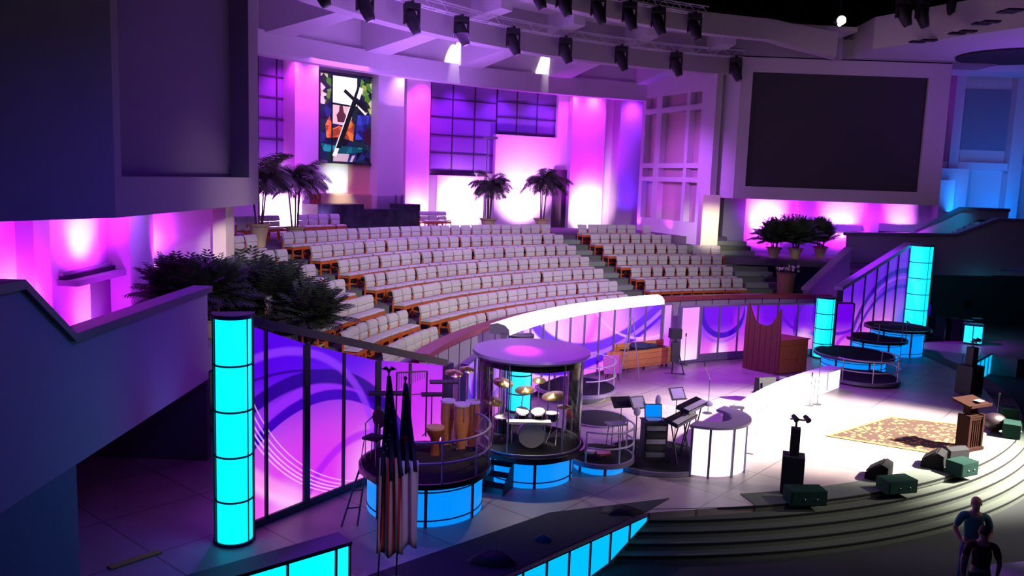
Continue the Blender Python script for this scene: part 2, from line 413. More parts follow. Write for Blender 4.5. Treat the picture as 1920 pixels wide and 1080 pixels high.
# --- choir front wall: grey panels with a red wooden cap, concentric
gp = striped('grey_panel_wall', (0.22, 0.21, 0.22), (0.05, 0.05, 0.06), 1.0, 0, 0.7, 0.0)
b = MB(); b.arc(17.28, 17.42, 0, 2.14, 169.5, 96, 70); struct('wall_choir_front', b, mat('grey_wall_panel', (0.25, 0.235, 0.25), 0.75, noise=0.06))
for i, d in enumerate([168.5-2.6*j for j in range(28)]):
    b = MB(); p = polar(d, 17.28); b.box((p.x, p.y, 1.05), (0.02, 0.03, 2.1), math.radians(d)+0); struct('trim_%d' % (40+i), b, seam)
b = MB(); b.arc(17.12, 17.55, 2.10, 2.24, 170, 96, 70); struct('trim_1', b, wood_r)

# --- right end: dark stair side wall with purple cap, rising to the right balcony
p0 = Vector((12.35, 34.35, 0)); p1 = Vector((15.55, 38.2, 0)); sz0, sz1 = zat(p0.x, p0.y, 545), zat(p1.x, p1.y, 468)
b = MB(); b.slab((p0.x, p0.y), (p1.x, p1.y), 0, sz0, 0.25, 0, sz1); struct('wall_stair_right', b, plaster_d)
b = MB(); b.slab((p0.x, p0.y-0.05), (p1.x, p1.y-0.05), sz0, sz0+.10, 0.36, sz1, sz1+.10); struct('trim_2', b, mat('stair_cap_laminate', (0.42, 0.36, 0.42), 0.6))

# --- left balcony: parapet along X=-6.6 with a stepped dark cap
PT = 3.9
b = MB()
prof = [(17.85, 1.92), (17.85, PT), (12.27, PT), (11.02, 4.87), (4.0, 4.9), (4.0, 1.92)]
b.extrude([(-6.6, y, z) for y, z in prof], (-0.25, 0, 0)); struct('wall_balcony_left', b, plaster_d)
cap = mat('balcony_cap_paint', (0.10, 0.09, 0.13), 0.5)
b = MB()
cp = [(17.95, PT), (12.3, PT), (11.05, 4.87), (4.0, 4.9)]
for (y0, z0), (y1, z1) in zip(cp, cp[1:]):
    b.hexa([(-6.52, y0, z0-.06), (-6.52, y1, z1-.06), (-6.93, y1, z1-.06), (-6.93, y0, z0-.06)], [(-6.52, y0, z0+.07), (-6.52, y1, z1+.07), (-6.93, y1, z1+.07), (-6.93, y0, z0+.07)])
struct('trim_3', b, cap)
# floor slab of the balcony, wall below it, dark recess under it
b = MB(); b.box((-10.6, 12.0, 2.2), (7.6, 18, 0.5)); struct('floor', b, plaster_d)
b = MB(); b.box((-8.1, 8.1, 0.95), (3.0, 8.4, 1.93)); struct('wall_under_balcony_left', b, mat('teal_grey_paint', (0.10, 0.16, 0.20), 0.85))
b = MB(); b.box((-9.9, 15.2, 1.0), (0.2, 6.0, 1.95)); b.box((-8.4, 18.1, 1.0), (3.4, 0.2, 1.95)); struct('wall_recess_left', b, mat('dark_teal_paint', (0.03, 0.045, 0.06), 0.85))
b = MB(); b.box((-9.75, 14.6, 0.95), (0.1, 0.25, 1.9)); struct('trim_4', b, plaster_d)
# --- the lit room behind the left parapet
b = MB(); b.box((-9.7, 15.0, 6.0), (0.4, 23.5, 9.0)); struct('wall_left', b, plaster)
def lx(x, y=480): return atX(x, y, -9.5).y
for i, (xa, xb, dp) in enumerate([(30, 62, 0.35), (150, 162, 0.0), (200, 247, 0.55)]):
    if dp == 0: continue
    b = MB(); b.box((-9.5+dp/2, (lx(xa)+lx(xb))/2, 4.4), (dp, lx(xb)-lx(xa), 3.6)); struct('trim_%d' % (5+i), b, plaster)
b = MB(); b.box((-9.5+0.5, 23.6, 4.4), (1.0, 2.4, 3.6)); struct('trim_8', b, plaster)
# window ledge box in the left room
y0, y1 = lx(107, 520), lx(204, 500)
b = MB(); b.box((-9.3, (y0+y1)/2, 4.02), (0.5, y1-y0, 0.12)); b.box((-9.42, (y0+y1)/2, 4.2), (0.06, y1-y0, 0.06)); struct('trim_9', b, plaster_d)
b = MB(); b.box((-9.4, (y0+y1)/2, 4.13), (0.18, y1-y0-0.1, 0.10)); struct('trim_10', b, seam)
# cream pillar at the end of the left room
pc = atX(434, 500, -7.35)
b = MB(); b.box((-7.35-0.2, pc.y, 4.2), (0.34, 0.62, 3.6)); struct('trim_11', b, cream)
b = MB(); b.box((-8.55, pc.y+0.25, 4.2), (1.9, 0.2, 3.4)); struct('wall_room_end_left', b, plaster)

# --- left screen housing, face along X=-6.8
HB, HT = 5.61, 14.0
def box_frame(name, o, u, n, L, zb, zt, open_u0, open_u1, open_z0, open_z1, depth, m, rec=0.35):
    """face frame with a rectangular opening; o ground start, u along, n outward normal"""
    o, u, n = Vector(o), Vector(u).normalized(), Vector(n).normalized(); Z = Vector((0, 0, 1)); b = MB()
    def blk(a0, a1, z0, z1, d0, d1):
        q = [o+u*a0-n*d0, o+u*a1-n*d0, o+u*a1-n*d1, o+u*a0-n*d1]
        b.hexa([p+Z*z0 for p in q], [p+Z*z1 for p in q])
    blk(0, L, zb, open_z0, 0, depth); blk(0, L, open_z1, zt, 0, depth)
    blk(0, open_u0, open_z0, open_z1, 0, depth); blk(open_u1, L, open_z0, open_z1, 0, depth)
    blk(open_u0, open_u1, open_z0, open_z1, rec+0.12, depth)
    return struct(name, b, m)
hm = mat('screen_housing_paint', (0.30, 0.27, 0.30), 0.85, noise=0.05, spec=0.1)
box_frame('wall_screen_left', (-6.8, 14.2, 0), (0, 1, 0), (1, 0, 0), 7.95, HB, HT, 0.25, 7.18, 6.31, 13.2, 2.4, hm, 0.5)
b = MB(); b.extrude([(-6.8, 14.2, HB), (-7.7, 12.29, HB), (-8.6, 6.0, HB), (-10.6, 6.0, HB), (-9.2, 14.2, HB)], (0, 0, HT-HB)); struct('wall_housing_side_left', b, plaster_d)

# --- right screen housing, face at Y=38.4
HX = 9.97; HL = 19.4-9.97
box_frame('wall_screen_right', (HX, 38.4, 0), (1, 0, 0), (0, -1, 0), HL, 5.98, 12.35, 10.5-HX, 18.42-HX, 6.55, 11.66, 2.6, mat('screen_housing_paint_right', (0.50, 0.44, 0.49), 0.85, noise=0.05, spec=0.1), 0.18)
# splayed left flank of the right housing
f0 = Vector((9.97, 38.4, 0)); f1 = Vector((9.15, 39.9, 0))
b = MB(); Z = Vector((0, 0, 1))
b.hexa([f0+Z*5.98, f0+Vector((0.5, 2.4, 0))+Z*5.98, f1+Vector((0.4, 1.2, 0))+Z*5.98, f1+Z*5.98], [f0+Z*12.35, f0+Vector((0.5, 2.4, 0))+Z*12.35, f1+Vector((0.4, 1.2, 0))+Z*12.35, f1+Z*12.35])
struct('wall_housing_side_right', b, plaster)

# --- right balcony (same plane), stepped cap, soffit, dark wall below
b = MB(); pr = [(15.42, 2.72), (15.42, 4.5), (20.35, 4.62), (22.2, 5.40), (33, 5.4), (33, 3.2), (22.7, 3.2), (22.2, 2.82)]
b.extrude([(x, 38.4, z) for x, z in pr], (0, 0.25, 0)); struct('wall_balcony_right', b, mat('balcony_grey_paint', (0.20, 0.19, 0.23), 0.85))
b = MB(); cp = [(15.3, 4.5), (20.35, 4.62), (22.2, 5.40), (33, 5.4)]
for (x0, z0), (x1, z1) in zip(cp, cp[1:]):
    b.hexa([(x0, 38.32, z0-.05), (x1, 38.32, z1-.05), (x1, 38.75, z1-.05), (x0, 38.75, z0-.05)], [(x0, 38.32, z0+.10), (x1, 38.32, z1+.10), (x1, 38.75, z1+.10), (x0, 38.75, z0+.10)])
struct('trim_12', b, cap)
b = MB(); b.box((24.4, 40.6, 2.95), (17.8, 4.1, 0.2)); struct('floor', b, plaster_d)
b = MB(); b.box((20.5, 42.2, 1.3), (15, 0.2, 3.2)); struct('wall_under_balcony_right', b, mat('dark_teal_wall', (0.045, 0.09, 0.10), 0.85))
b = MB(); b.box((31, 34, 3), (0.4, 18, 8)); struct('wall_right_dark', b, voidm)
# far stair parapet on the right balcony
b = MB(); b.extrude([(19.9, 41.0, 3.6), (19.9, 41.0, 4.65), (21.9, 41.0, 5.75), (24.2, 41.0, 5.75), (24.2, 41.0, 3.6)], (0, 0.2, 0)); struct('wall_stair_far', b, plaster_d)
b = MB()
for (x0, z0), (x1, z1) in (((19.8, 4.62), (21.9, 5.75)), ((21.9, 5.75), (24.2, 5.75))):
    b.hexa([(x0, 40.9, z0), (x1, 40.9, z1), (x1, 41.3, z1), (x0, 41.3, z0)], [(x0, 40.9, z0+.16), (x1, 40.9, z1+.16), (x1, 41.3, z1+.16), (x0, 41.3, z0+.16)])
struct('trim_13', b, cap)
# blue stair flight between the two parapets
st = MB()
for k in range(8): st.box((20.5+0.28*k, 40.0, 3.9+0.16*k), (0.30, 1.9, 0.34))
struct('floor', st, plaster_d)
# --- lit wall behind the right balcony with pilasters and ledges
b = MB(); b.box((17.0, 42.6, 5.0), (11.6, 0.4, 5.6)); struct('wall_niche_right', b, plaster)
def rx(x, Y=42.4, y=420): return atY(x, y, Y).x
for i, (xa, xb, dp) in enumerate([(1488, 1520, 0.5), (1617, 1640, 0.5), (1745, 1772, 0.6)]):
    b = MB(); b.box(((rx(xa)+rx(xb))/2, 42.4-dp/2, 5.0), (rx(xb)-rx(xa), dp, 4.4)); struct('trim_%d' % (14+i), b, plaster)
b = MB(); b.box(((rx(1348)+rx(1388))/2, 42.0, 5.0), (rx(1388)-rx(1348), 0.8, 4.4)); struct('trim_17', b, plaster_d)
for i, (xa, xb) in enumerate(((1562, 1612), (1645, 1725))):
    b = MB(); z = atY(xa, 435, 42.2).z
    b.box(((rx(xa)+rx(xb))/2, 42.2, z), (rx(xb)-rx(xa), 0.5, 0.10)); struct('trim_%d' % (18+i), b, seam)
# --- far right blue wall with recessed panel
b = MB(); b.box((26.3, 43.6, 8.0), (12.0, 0.4, 10.0)); struct('wall_right', b, plaster)
b = MB(); x0, x1 = atY(1800, 200, 43.1).x, atY(1904, 200, 43.1).x; z0, z1 = atY(1800, 280, 43.1).z, atY(1800, 165, 43.1).z
b.box(((x0+x1)/2, 43.38, (z0+z1)/2), (x1-x0, 0.08, z1-z0)); struct('trim_90', b, mat('recessed_panel', (0.20, 0.22, 0.30), 0.9))
b = MB()
for xa, xb in ((1775, 1792), (1888, 1912)):
    X0, X1 = atY(xa, 300, 43.1).x, atY(xb, 300, 43.1).x; b.box(((X0+X1)/2, 43.2, 8.0), (X1-X0, 0.7, 9.5))
struct('trim_91', b, plaster)
b = MB(); zz = atY(1850, 312, 43.1).z; b.box((24, 43.25, zz), (6.5, 0.5, 0.35)); struct('trim_92', b, plaster)
b = MB(); q = atY(1895, 318, 42.9)
b.extrude([(q.x-0.15, 42.9, q.z-0.2), (q.x+0.5, 42.9, q.z-0.2), (q.x+0.15, 42.9, q.z+0.7)], (0, 0.3, 0)); struct('trim_93', b, plaster_d)

# ------------------------------------------------------------------ back wall of the choir (concentric, R about 30)
W = 30.6
PZ = 4.05
def A(x, y=300, R=W): return ang(x, y, R)
def wall_arc(nm, x0, x1, R0, R1, z0, z1, m, y=250, n=6, R=None):
    b = MB(); Rr = R or R0; b.arc(R0, R1, z0, z1, ang(x0, y, Rr), ang(x1, y, Rr), n); return struct(nm, b, m)
b = MB(); b.arc(W+0.35, W+0.8, 3.5, 12.5, 182, 98, 60); struct('wall_back', b, plaster)
TZ = 0
def pil(n, x0, x1, R0, m=plaster, z0=PZ, z1=11.3, y=300):
    wall_arc('trim_%d' % n, x0, x1, R0, W+0.36, z0, z1, m, y, 4)
pil(100, 553, 597, 29.7)
pil(101, 708, 756, 29.7)
pil(102, 762, 806, 30.25, y=250)
pil(103, 1043, 1068, 30.2)
pil(104, 1070, 1132, 29.7)
pil(105, 1160, 1203, 30.0)
pil(106, 430, 484, 29.7)
# acoustic grid panels
def grid(n, x0, x1, ybot, R=30.45, ztop=11.1, cols=3, rows=4, first=None):
    d0, d1 = ang(x0, 250, R), ang(x1, 250, R); z0 = cyl((x0+x1)/2, ybot, R).z
    b = MB(); b.arc(R, W+0.36, z0, ztop, d0, d1, 8); struct('trim_%d' % n, b, acoustic)
    g = MB()
    for c in range(cols+1):
        d = d0+(d1-d0)*c/cols; g.arc(R-0.03, R+0.01, z0, ztop, d+0.06, d-0.06, 1)
    for r in range(rows+1):
        z = z0+(ztop-z0)*r/rows; g.arc(R-0.03, R+0.01, z-0.035, z+0.035, d0, d1, 8)
    struct('trim_%d' % (n+1), g, seam)
grid(110, 484, 553, 300, cols=2, rows=5)
grid(112, 806, 930, 322, cols=3, rows=5)
grid(114, 930, 1043, 250, cols=3, rows=3)
# low ledge tops of the white lit panels
for i, (xa, xb, yy) in enumerate(((820, 908, 330), (930, 1045, 255), (486, 553, 330))):
    d0, d1 = ang(xa, yy, 30.2), ang(xb, yy, 30.2); z = cyl((xa+xb)/2, yy, 30.2).z
    b = MB(); b.arc(30.2, W+0.36, PZ, z, d0, d1, 6); struct('wall_panel', b, plaster)
# dark doorway on the right of the lit panel
d0, d1 = ang(1036, 380, 30.1), ang(1060, 380, 30.1)
b = MB(); b.arc(30.05, 30.2, PZ, cyl(1048, 318, 30.1).z, d0, d1, 2); struct('door_1', b, mat('plum_door', (0.05, 0.02, 0.05), 0.7))
# --- stained glass niche
G0, G1 = ang(597, 220, 30.3), ang(708, 220, 30.3)
gz1 = cyl(650, 142, 30.3).z; gz0 = cyl(650, 305, 30.3).z; cz0 = cyl(650, 363, 30.3).z
b = MB(); b.arc(30.3, W+0.36, cz0, gz0, G0, (G0*0.5+G1*0.5), 3); struct('wall_baptistry_pale', b, mat('pale_cream_wall', (0.80, 0.80, 0.66), 0.7))
b = MB(); b.arc(30.3, W+0.36, cz0, gz0, (G0*0.5+G1*0.5), G1, 3); struct('wall_baptistry_tan', b, mat('tan_wall', (0.66, 0.43, 0.22), 0.7))
b = MB(); b.arc(30.1, W+0.36, 4.9, cz0, G0, G1, 4); struct('wall_baptistry_low', b, mat('ochre_wall', (0.5, 0.36, 0.2), 0.7))
# --- cove beam (curved fascia) and soffit
BR = 28.6
bz0 = cyl(1000, 172, BR).z; bz1 = cyl(1000, 137, BR).z
b = MB(); b.arc(BR, BR+0.5, bz0, bz1, 184, 105.0, 60); b.arc(BR+0.5, W+0.6, bz1-0.35, bz1-0.1, 184, 105.0, 60); struct('ceiling', b, ceilm)
# --- coffered ceiling: shallow vault, radial ribs, curved beams
tz = cyl(962, 82, 22.6).z
fz0 = cyl(1300, 63, 19.6).z; fz1 = cyl(1330, 27, 19.6).z
CZ = fz1-0.22
b = MB(); b.arc(19.65, 29.2, CZ, CZ+0.2, 190, 92, 60); b.arc(28.9, 29.2, bz1-0.1, CZ+0.1, 184, 100, 60); struct('ceiling', b, ceilm)
ribs = [ang(x, y, BR) for x, y in ((500, 80), (668, 105), (835, 124), (1007, 140), (1197, 153))]
rs = (ribs[0]-ribs[-1])/4
for i in range(-2, 6):
    d = ribs[0]-rs*i
    b = MB()
    # a rib that sinks towards the cove: wedge-shaped coffers between
    e0, e1 = polar(d-0.2, BR+0.4), polar(d-2.2, 21.5)
    t = (e1-e0).normalized(); nn = Vector((-t.y, t.x, 0))
    w0, w1 = 1.1, 0.35
    b.hexa([e0+nn*w0+Z*(bz1-0.15), e1+nn*w1+Z*(CZ-0.5), e1-nn*w1+Z*(CZ-0.5), e0-nn*w0*0.2+Z*(bz1-0.15)],
           [e0+nn*w0+Z*(CZ+0.1), e1+nn*w1+Z*(CZ+0.1), e1-nn*w1+Z*(CZ+0.1), e0-nn*w0*0.2+Z*(CZ+0.1)])
    struct('ceiling', b, ceilm)
tz = cyl(962, 82, 22.6).z
b = MB(); b.arc(22.9, 23.5, tz-0.15, CZ+0.1, 190, 97, 60); struct('ceiling', b, mat('beam_paint', (0.46, 0.41, 0.45), 0.9, spec=0.1))
fz0 = cyl(1300, 63, 19.6).z; fz1 = cyl(1330, 27, 19.6).z
def fall(t):
    d = 190+(95-190)*t
    k = max(0, (104-d)/9.0); return (fz0-0.55*k, fz1-0.35*k)
b = MB(); b.arc(19.2, 19.7, 0, 0, 190, 95, 90, zf=fall); struct('ceiling', b, mat('beam_paint', (0.4, 0.4, 0.4)))
# closing wing of the cloud towards the right housing
wa = cyl(1465, 80, 19.6); wb = atY(1578, 113, 38.2)
b = MB(); b.slab((wa.x, wa.y), (wb.x, wb.y), fz0-0.1, fz1-0.1, 0.3, wb.z, wb.z+0.95); struct('ceiling', b, MATS['beam_paint'])
# upper wall over the right housing, joining the cloud
b = MB(); b.box((14.6, 39.2, 12.75), (13.5, 1.6, 0.9)); struct('wall_over_screen_right', b, mat('screen_housing_paint', (0.3, 0.3, 0.3)))
# --- black void above the house
b = MB(); b.box((6, 22, 19.5), (90, 80, 0.3)); b.box((12, 48, 12), (70, 0.3, 16)); b.box((40, 20, 8), (0.3, 70, 24)); struct('ceiling', b, voidm)
# --- right upper ceiling soffit: fascia, underside, can slots, dark oval
u0 = Vector((17.5, 36.6, 0)); s0 = atY(1636, 92, 36.0); s1 = atY(1636, 36, 36.0)
e = at(1835, 22, s0.z); e2 = at(1835, -30, s1.z)
q3 = atY(1880, 160, 43.2)
b = MB()
A0 = Vector((s0.x, 36.0, s0.z)); A1 = at(1950, -20, s1.z); A1.z = s0.z; B1 = Vector((40, 43, s0.z)); B0 = Vector((s0.x+0.4, 43, s0.z))
b.hexa([A0, A1, B1, B0], [v+Z*1.3 for v in (A0, A1, B1, B0)]); struct('ceiling', b, ceilm)
sofz = s0.z
can = mat('can_slot', (0.02, 0.02, 0.03), 0.8)
for i, (x, y) in enumerate(((1720, 78), (1742, 75), (1795, 62), (1815, 58), (1840, 44), (1858, 40), (1888, 22), (1902, 18))):
    q = at(x, y, sofz); b = MB(); b.box((q.x, q.y, sofz-0.01), (0.55, 0.3, 0.06)); struct('trim_%d' % (130+i), b, can)
q = at(1905, 105, sofz); b = MB(); b.lathe((q.x, q.y, sofz-0.05), [(0.01, -0.02), (2.3, -0.02), (2.3, 0.08)], 40, M=Matrix.Diagonal((1.0, 1.0, 1.0))); struct('trim_140', b, can)

# --- slanted side wall with the grid window (right of the choir)
v0 = cyl(1200, 300, 28.9); v1 = Vector((atY(1335, 300, 38.9).x, 38.9, 0))
def sw(x, y): return atW(x, y, v0, v1)
Ls = (Vector((v1.x-v0.x, v1.y-v0.y, 0))).length
tdir = Vector((v1.x-v0.x, v1.y-v0.y, 0)).normalized(); ndir = Vector((-tdir.y, tdir.x, 0))
wz0 = 2.6; wz1 = 12.4
cols_px = [(1208, 1228), (1238, 1284), (1290, 1312)]
rows_px = [(178, 200), (210, 306), (315, 332), (341, 413)]
ucol = [(sw(a, 260)[0], sw(b_, 260)[0]) for a, b_ in cols_px]
zrow = [(sw(1260, b_)[1], sw(1260, a)[1]) for a, b_ in rows_px]
b = MB()
def wblk(bm_, u0_, u1_, z0_, z1_, d0_, d1_):
    P = [Vector((v0.x, v0.y, 0))+tdir*u0_+ndir*d0_, Vector((v0.x, v0.y, 0))+tdir*u1_+ndir*d0_, Vector((v0.x, v0.y, 0))+tdir*u1_+ndir*d1_, Vector((v0.x, v0.y, 0))+tdir*u0_+ndir*d1_]
    bm_.hexa([p+Z*z0_ for p in P], [p+Z*z1_ for p in P])
us = [0]+[v for c in ucol for v in c]+[Ls]
for i in range(0, len(us)-1, 2): wblk(b, us[i], us[i+1], wz0, wz1, 0, 0.35)
zs = [wz0]+[v for r in reversed(zrow) for v in r]+[wz1]
for c in ucol:
    for i in range(0, len(zs)-1, 2): wblk(b, c[0], c[1], zs[i], zs[i+1], 0, 0.35)
struct('wall_side_right', b, plaster)
b = MB(); wblk(b, ucol[0][0]-.1, ucol[2][1]+.1, zrow[3][0]-.1, zrow[0][1]+.1, 0.36, 0.5); struct('window_1', b, mat('window_tan_backing', (0.50, 0.38, 0.36), 0.8))
# cream column at the foot of the side wall, lit warm
c0 = atY(1316, 420, 38.6).x; c1 = atY(1348, 420, 38.6).x
b = MB(); b.box(((c0+c1)/2, 38.9, 4.3), (c1-c0, 0.5, 3.6)); struct('trim_30', b, cream)
# --- floor of the right upper landing
b = MB(); b.box((13.4, 40.4, 3.1), (8.4, 4.6, 0.25)); struct('floor', b, MATS['plum_carpet'])
# ================================================================== CHOIR CHAIRS
def make_chair():
    t = thing('choir_chair', 'x', 'chair')
    b = MB()                                                # wooden frame: four legs, rails, back posts
    for sx in (-1, 1):
        b.box((sx*0.235, -0.20, 0.21), (0.035, 0.04, 0.42)); b.box((sx*0.235, 0.20, 0.30), (0.035, 0.045, 0.60))
        b.box((sx*0.235, 0.0, 0.375), (0.03, 0.44, 0.055)); b.box((sx*0.235, 0.0, 0.12), (0.025, 0.38, 0.03))
    b.box((0, -0.215, 0.375), (0.50, 0.03, 0.085)); b.box((0, 0.2, 0.375), (0.47, 0.03, 0.05)); b.box((0, -0.02, 0.12), (0.47, 0.025, 0.03))
    b.build('frame', wood_o, t, local=True)
    b = MB()                                                # seat cushion, rounded front
    prof = [(-0.20, 0.425), (-0.215, 0.455), (-0.185, 0.485), (0.0, 0.49), (0.17, 0.475), (0.20, 0.44), (0.20, 0.425)]
    b.extrude([(-0.24, y, z) for y, z in prof], (0.48, 0, 0)); b.build('seat', fabric, t, local=True)
    b = MB()                                                # curved backrest, two cushions with a seam
    outer = [(0.155, 0.49), (0.135, 0.58), (0.155, 0.665)]; up_ = [(0.15, 0.68), (0.165, 0.78), (0.205, 0.86), (0.245, 0.875)]
    for pr, dx in ((outer, 0.212), (up_, 0.232)):
        back = [(y+0.065, z) for y, z in reversed(pr)]
        b.extrude([(-dx, y, z) for y, z in pr+back], (2*dx, 0, 0))
    b.build('backrest', fabric, t, local=True)
    return t
chair = make_chair(); used = [False]
ROWN = ['top', 'second', 'third', 'fourth', 'fifth', 'sixth', 'front']
secs = {
 'centre': [(156.55, 123.2, 26), (156.3, 123.25, 24), (156.15, 123.3, 23), (156.0, 123.4, 22), (156.0, 123.6, 21), (156.1, 123.7, 20), (156.1, 124.6, 18)],
 'right': [(119.75, 112.2, 6), (119.75, 109.0, 8), (119.7, 108.2, 8), (119.7, 105.0, 10), (119.7, 104.9, 9), (119.7, 105.2, 9)],
 'left': [(165.0, 159.4, 4), (166.8, 159.2, 6), (170.2, 159.1, 8), (170.5, 159.0, 8), (170.5, 159.0, 8), (170.5, 158.4, 7), (170.0, 158.5, 7)]}
gaps = {('centre', 0): [1], ('centre', 1): [5], ('centre', 2): [6], ('left', 2): [5]}
for sname, rows in secs.items():
    for ri, (d0, d1, n) in enumerate(rows):
        k = 6-ri
        R = RR(k)-0.18; zf = RZ(k); step = (d0-d1)/n
        ds = [(d0-step*(i+0.5)) for i in range(n)]
        if sname == 'right' and ri == 0: ds.append(110.9)
        if sname == 'right' and ri == 2: ds += [107.0, 105.9, 104.6]
        if sname == 'left': ds = list(ds)
        for i, d in enumerate(ds):
            jit = random.uniform(-0.05, 0.05); p = polar(d+random.uniform(-.04, .04), R+random.uniform(-.03, .03), zf)
            frm = 'from the left'
            rn = ROWN[ri] if sname != 'right' or ri < 5 else 'lowest'
            nm = '%s from the left' % ORD[i]
            if i == len(ds)-1: nm = 'rightmost'
            if i == 0: nm = 'leftmost'
            o = place(chair, used, p, math.radians(d)-PI/2+jit, 'grey choir chair, %s, %s row, %s block' % (nm, rn, sname))
            o['group'] = 'choir chairs in the %s row of the %s block' % (rn, sname)
# chairs on the upper platform behind the top row
spots = []
Rb = 26.6
for i, x in enumerate((460, 480, 503, 522)): spots.append((ang(x, 425, Rb), 'platform chair between the two left palm pots, %s from the left' % ORD[i], 'left platform chairs'))
for i, x in enumerate((574, 593, 612, 634)): spots.append((ang(x, 425, Rb), 'platform chair left of the dark marble front, %s from the left' % ORD[i], 'platform chairs left of the marble'))
for i, x in enumerate((800, 816, 833)): spots.append((ang(x, 415, 28.0), 'platform chair right of the dark marble front, %s from the left' % ORD[i], 'platform chairs right of the marble'))
for d, lab, g in spots:
    R = 28.0 if 'right of' in lab else Rb
    o = place(chair, used, polar(d, R, PZ), math.radians(d)-PI/2, 'grey '+lab); o['group'] = g
# ================================================================== BACKLIT PANELS, COLUMNS, LIGHT BOXES
VI = (0.09, 0.0, 0.80); DV = (0.02, 0.0, 0.28); MG = (0.62, 0.01, 0.90); PK = (1.0, 0.22, 0.88); WH = (1.0, 0.66, 1.0); LV = (0.17, 0.01, 0.85)
def flat_panel_wall(label, p0, p1, edges, top, zb, artm, frame_m, thick=(), cat='panel wall', cap_m=None, flip=False):
    """panels between ground points; edges = distances of mullions; top(u)->z"""
    P0 = Vector((p0[0], p0[1], 0)); t = Vector((p1[0]-p0[0], p1[1]-p0[1], 0)); L = t.length; t.normalize(); n = Vector((t.y, -t.x, 0))
    if flip: n = -n
    T = thing('backlit_panel_wall', label, cat, P0+t*(L/2)); Z = Vector((0, 0, 1))
    fr = MB()
    for i in range(len(edges)-1):
        a, b_ = edges[i], edges[i+1]; m = MB()
        q = [P0+t*a+Z*zb, P0+t*b_+Z*zb, P0+t*b_+Z*top(b_), P0+t*a+Z*top(a)]; k = -n*0.12
        m.add(q+[v+k for v in q], [(0, 1, 2, 3), (7, 6, 5, 4), (0, 4, 5, 1), (1, 5, 6, 2), (2, 6, 7, 3), (3, 7, 4, 0)],
              uvs=[(a, zb), (b_, zb), (b_, top(b_)), (a, top(a))]*2)
        m.build('panel', artm, T)
    for i, e in enumerate(edges):
        w_ = 0.075 if i in thick else 0.028; m = MB()
        c = P0+t*e
        q = [c-t*w_-n*0.14, c+t*w_-n*0.14, c+t*w_+n*0.05, c-t*w_+n*0.05]
        m.hexa([v+Z*max(0, zb-0.1) for v in q], [v+Z*top(min(max(e, 0), L)) for v in q]); m.build('mullion', frame_m, T)
    m = MB()
    q0, q1 = P0, P0+t*L
    for (za0, za1, th0, th1) in ((zb-0.12, zb, 0.05, 0.16),):
        m.hexa([q0+n*th0+Z*max(0.0, za0), q1+n*th0+Z*max(0.0, za0), q1-n*th1+Z*max(0.0, za0), q0-n*th1+Z*max(0.0, za0)], [q0+n*th0+Z*za1, q1+n*th0+Z*za1, q1-n*th1+Z*za1, q0-n*th1+Z*za1])
    m.build('base_rail', frame_m, T)
    m = MB(); hh = 0.16
    m.hexa([q0+n*.07+Z*top(0), q1+n*.07+Z*top(L), q1-n*.30+Z*top(L), q0-n*.30+Z*top(0)], [q0+n*.07+Z*(top(0)+hh), q1+n*.07+Z*(top(L)+hh), q1-n*.30+Z*(top(L)+hh), q0-n*.30+Z*(top(0)+hh)])
    m.build('cap', cap_m or frame_m, T)
    return T
LA, LB = (-4.7, 14.3), (-1.5, 19.12)
LL = math.hypot(LB[0]-LA[0], LB[1]-LA[1])
topf = [(-0.03, 3.86), (1.5, 3.25), (3.4, 2.62), (LL, 2.10)]
def interp(tab):
    def f(u):
        if u <= tab[0][0]: return tab[0][1]
        for (a, x), (b_, y) in zip(tab, tab[1:]):
            if u <= b_: return x+(y-x)*(u-a)/(b_-a)
        return tab[-1][1]
    return f
art_left = art_mat('art_left_wall', (0.95, 0.13, 0.85), VI, 0.1, 3.0, [
    (4.6, 1.5, 0.0, 1.8, (0.62, 0.01, 0.88), 0.75, 0.8),
    (1.7, 0.3, 0.0, 1.7, (0.70, 0.01, 0.88), 0.8, 0.8),
    (7.66, 10.19, 11.88, 0.22, WH, 0.9, 0.9), (6.2, 9.6, 10.5, 0.2, PK, 0.8, 0.9), (3.4, 0.3, 0.0, 1.1, (1.0, 0.45, 0.95), 0.7, 0.95),
    (1.0, 0.2, 0.0, 0.6, (1.0, 0.5, 1.0), 0.6, 0.95),
    (3.0, -0.6, 1.7, 0.12, (0.40, 0.0, 0.9), 0.7, 0.6),
    (1.87, -0.53, 2.69, 0.13, (0.05, 0.0, 0.50), 1, 0.2), (1.85, -0.3, 2.66, 0.12, (0.30, 0.02, 0.95), 0.9, 0.3),
    (1.5, -0.35, 2.93, 0.16, (0.02, 0.0, 0.26), 0.95, 0.3), (0.77, -1.6, 4.4, 0.03, (0.03, 0.0, 0.3), 0.9, 0.3),
    (0.75, 0.53, 2.67, 0.10, (0.30, 0.04, 1.0), 0.7, 0.6),
    (3.72, 3.95, 4.08, 0.018, (1, 0.6, 1), 0.7, 0.4), (3.78, 3.99, 4.08, 0.016, (1, 0.6, 1), 0.6, 0.4), (3.66, 3.93, 4.10, 0.016, (1, 0.6, 1), 0.6, 0.4), (3.86, 4.03, 4.08, 0.016, (1, 0.6, 1), 0.5, 0.4), (3.95, 4.08, 4.08, 0.014, (1, 0.6, 1), 0.5, 0.4)], 1.0)
framem = mat('panel_frame_dark', (0.045, 0.04, 0.06), 0.5, 0.3)
frameg = mat('panel_frame_grey', (0.22, 0.19, 0.28), 0.45, 0.4)
flat_panel_wall('tall backlit wall of purple and pink swoosh panels with sloping top behind the left round platform', LA, LB,
    [0.02, 0.51, 1.48, 2.47, 3.47, 4.5, LL-0.02], interp(topf), 0.16, art_left, framem, thick=(2, 4, 6), cap_m=mat('panel_cap_brown', (0.07, 0.05, 0.06), 0.5))
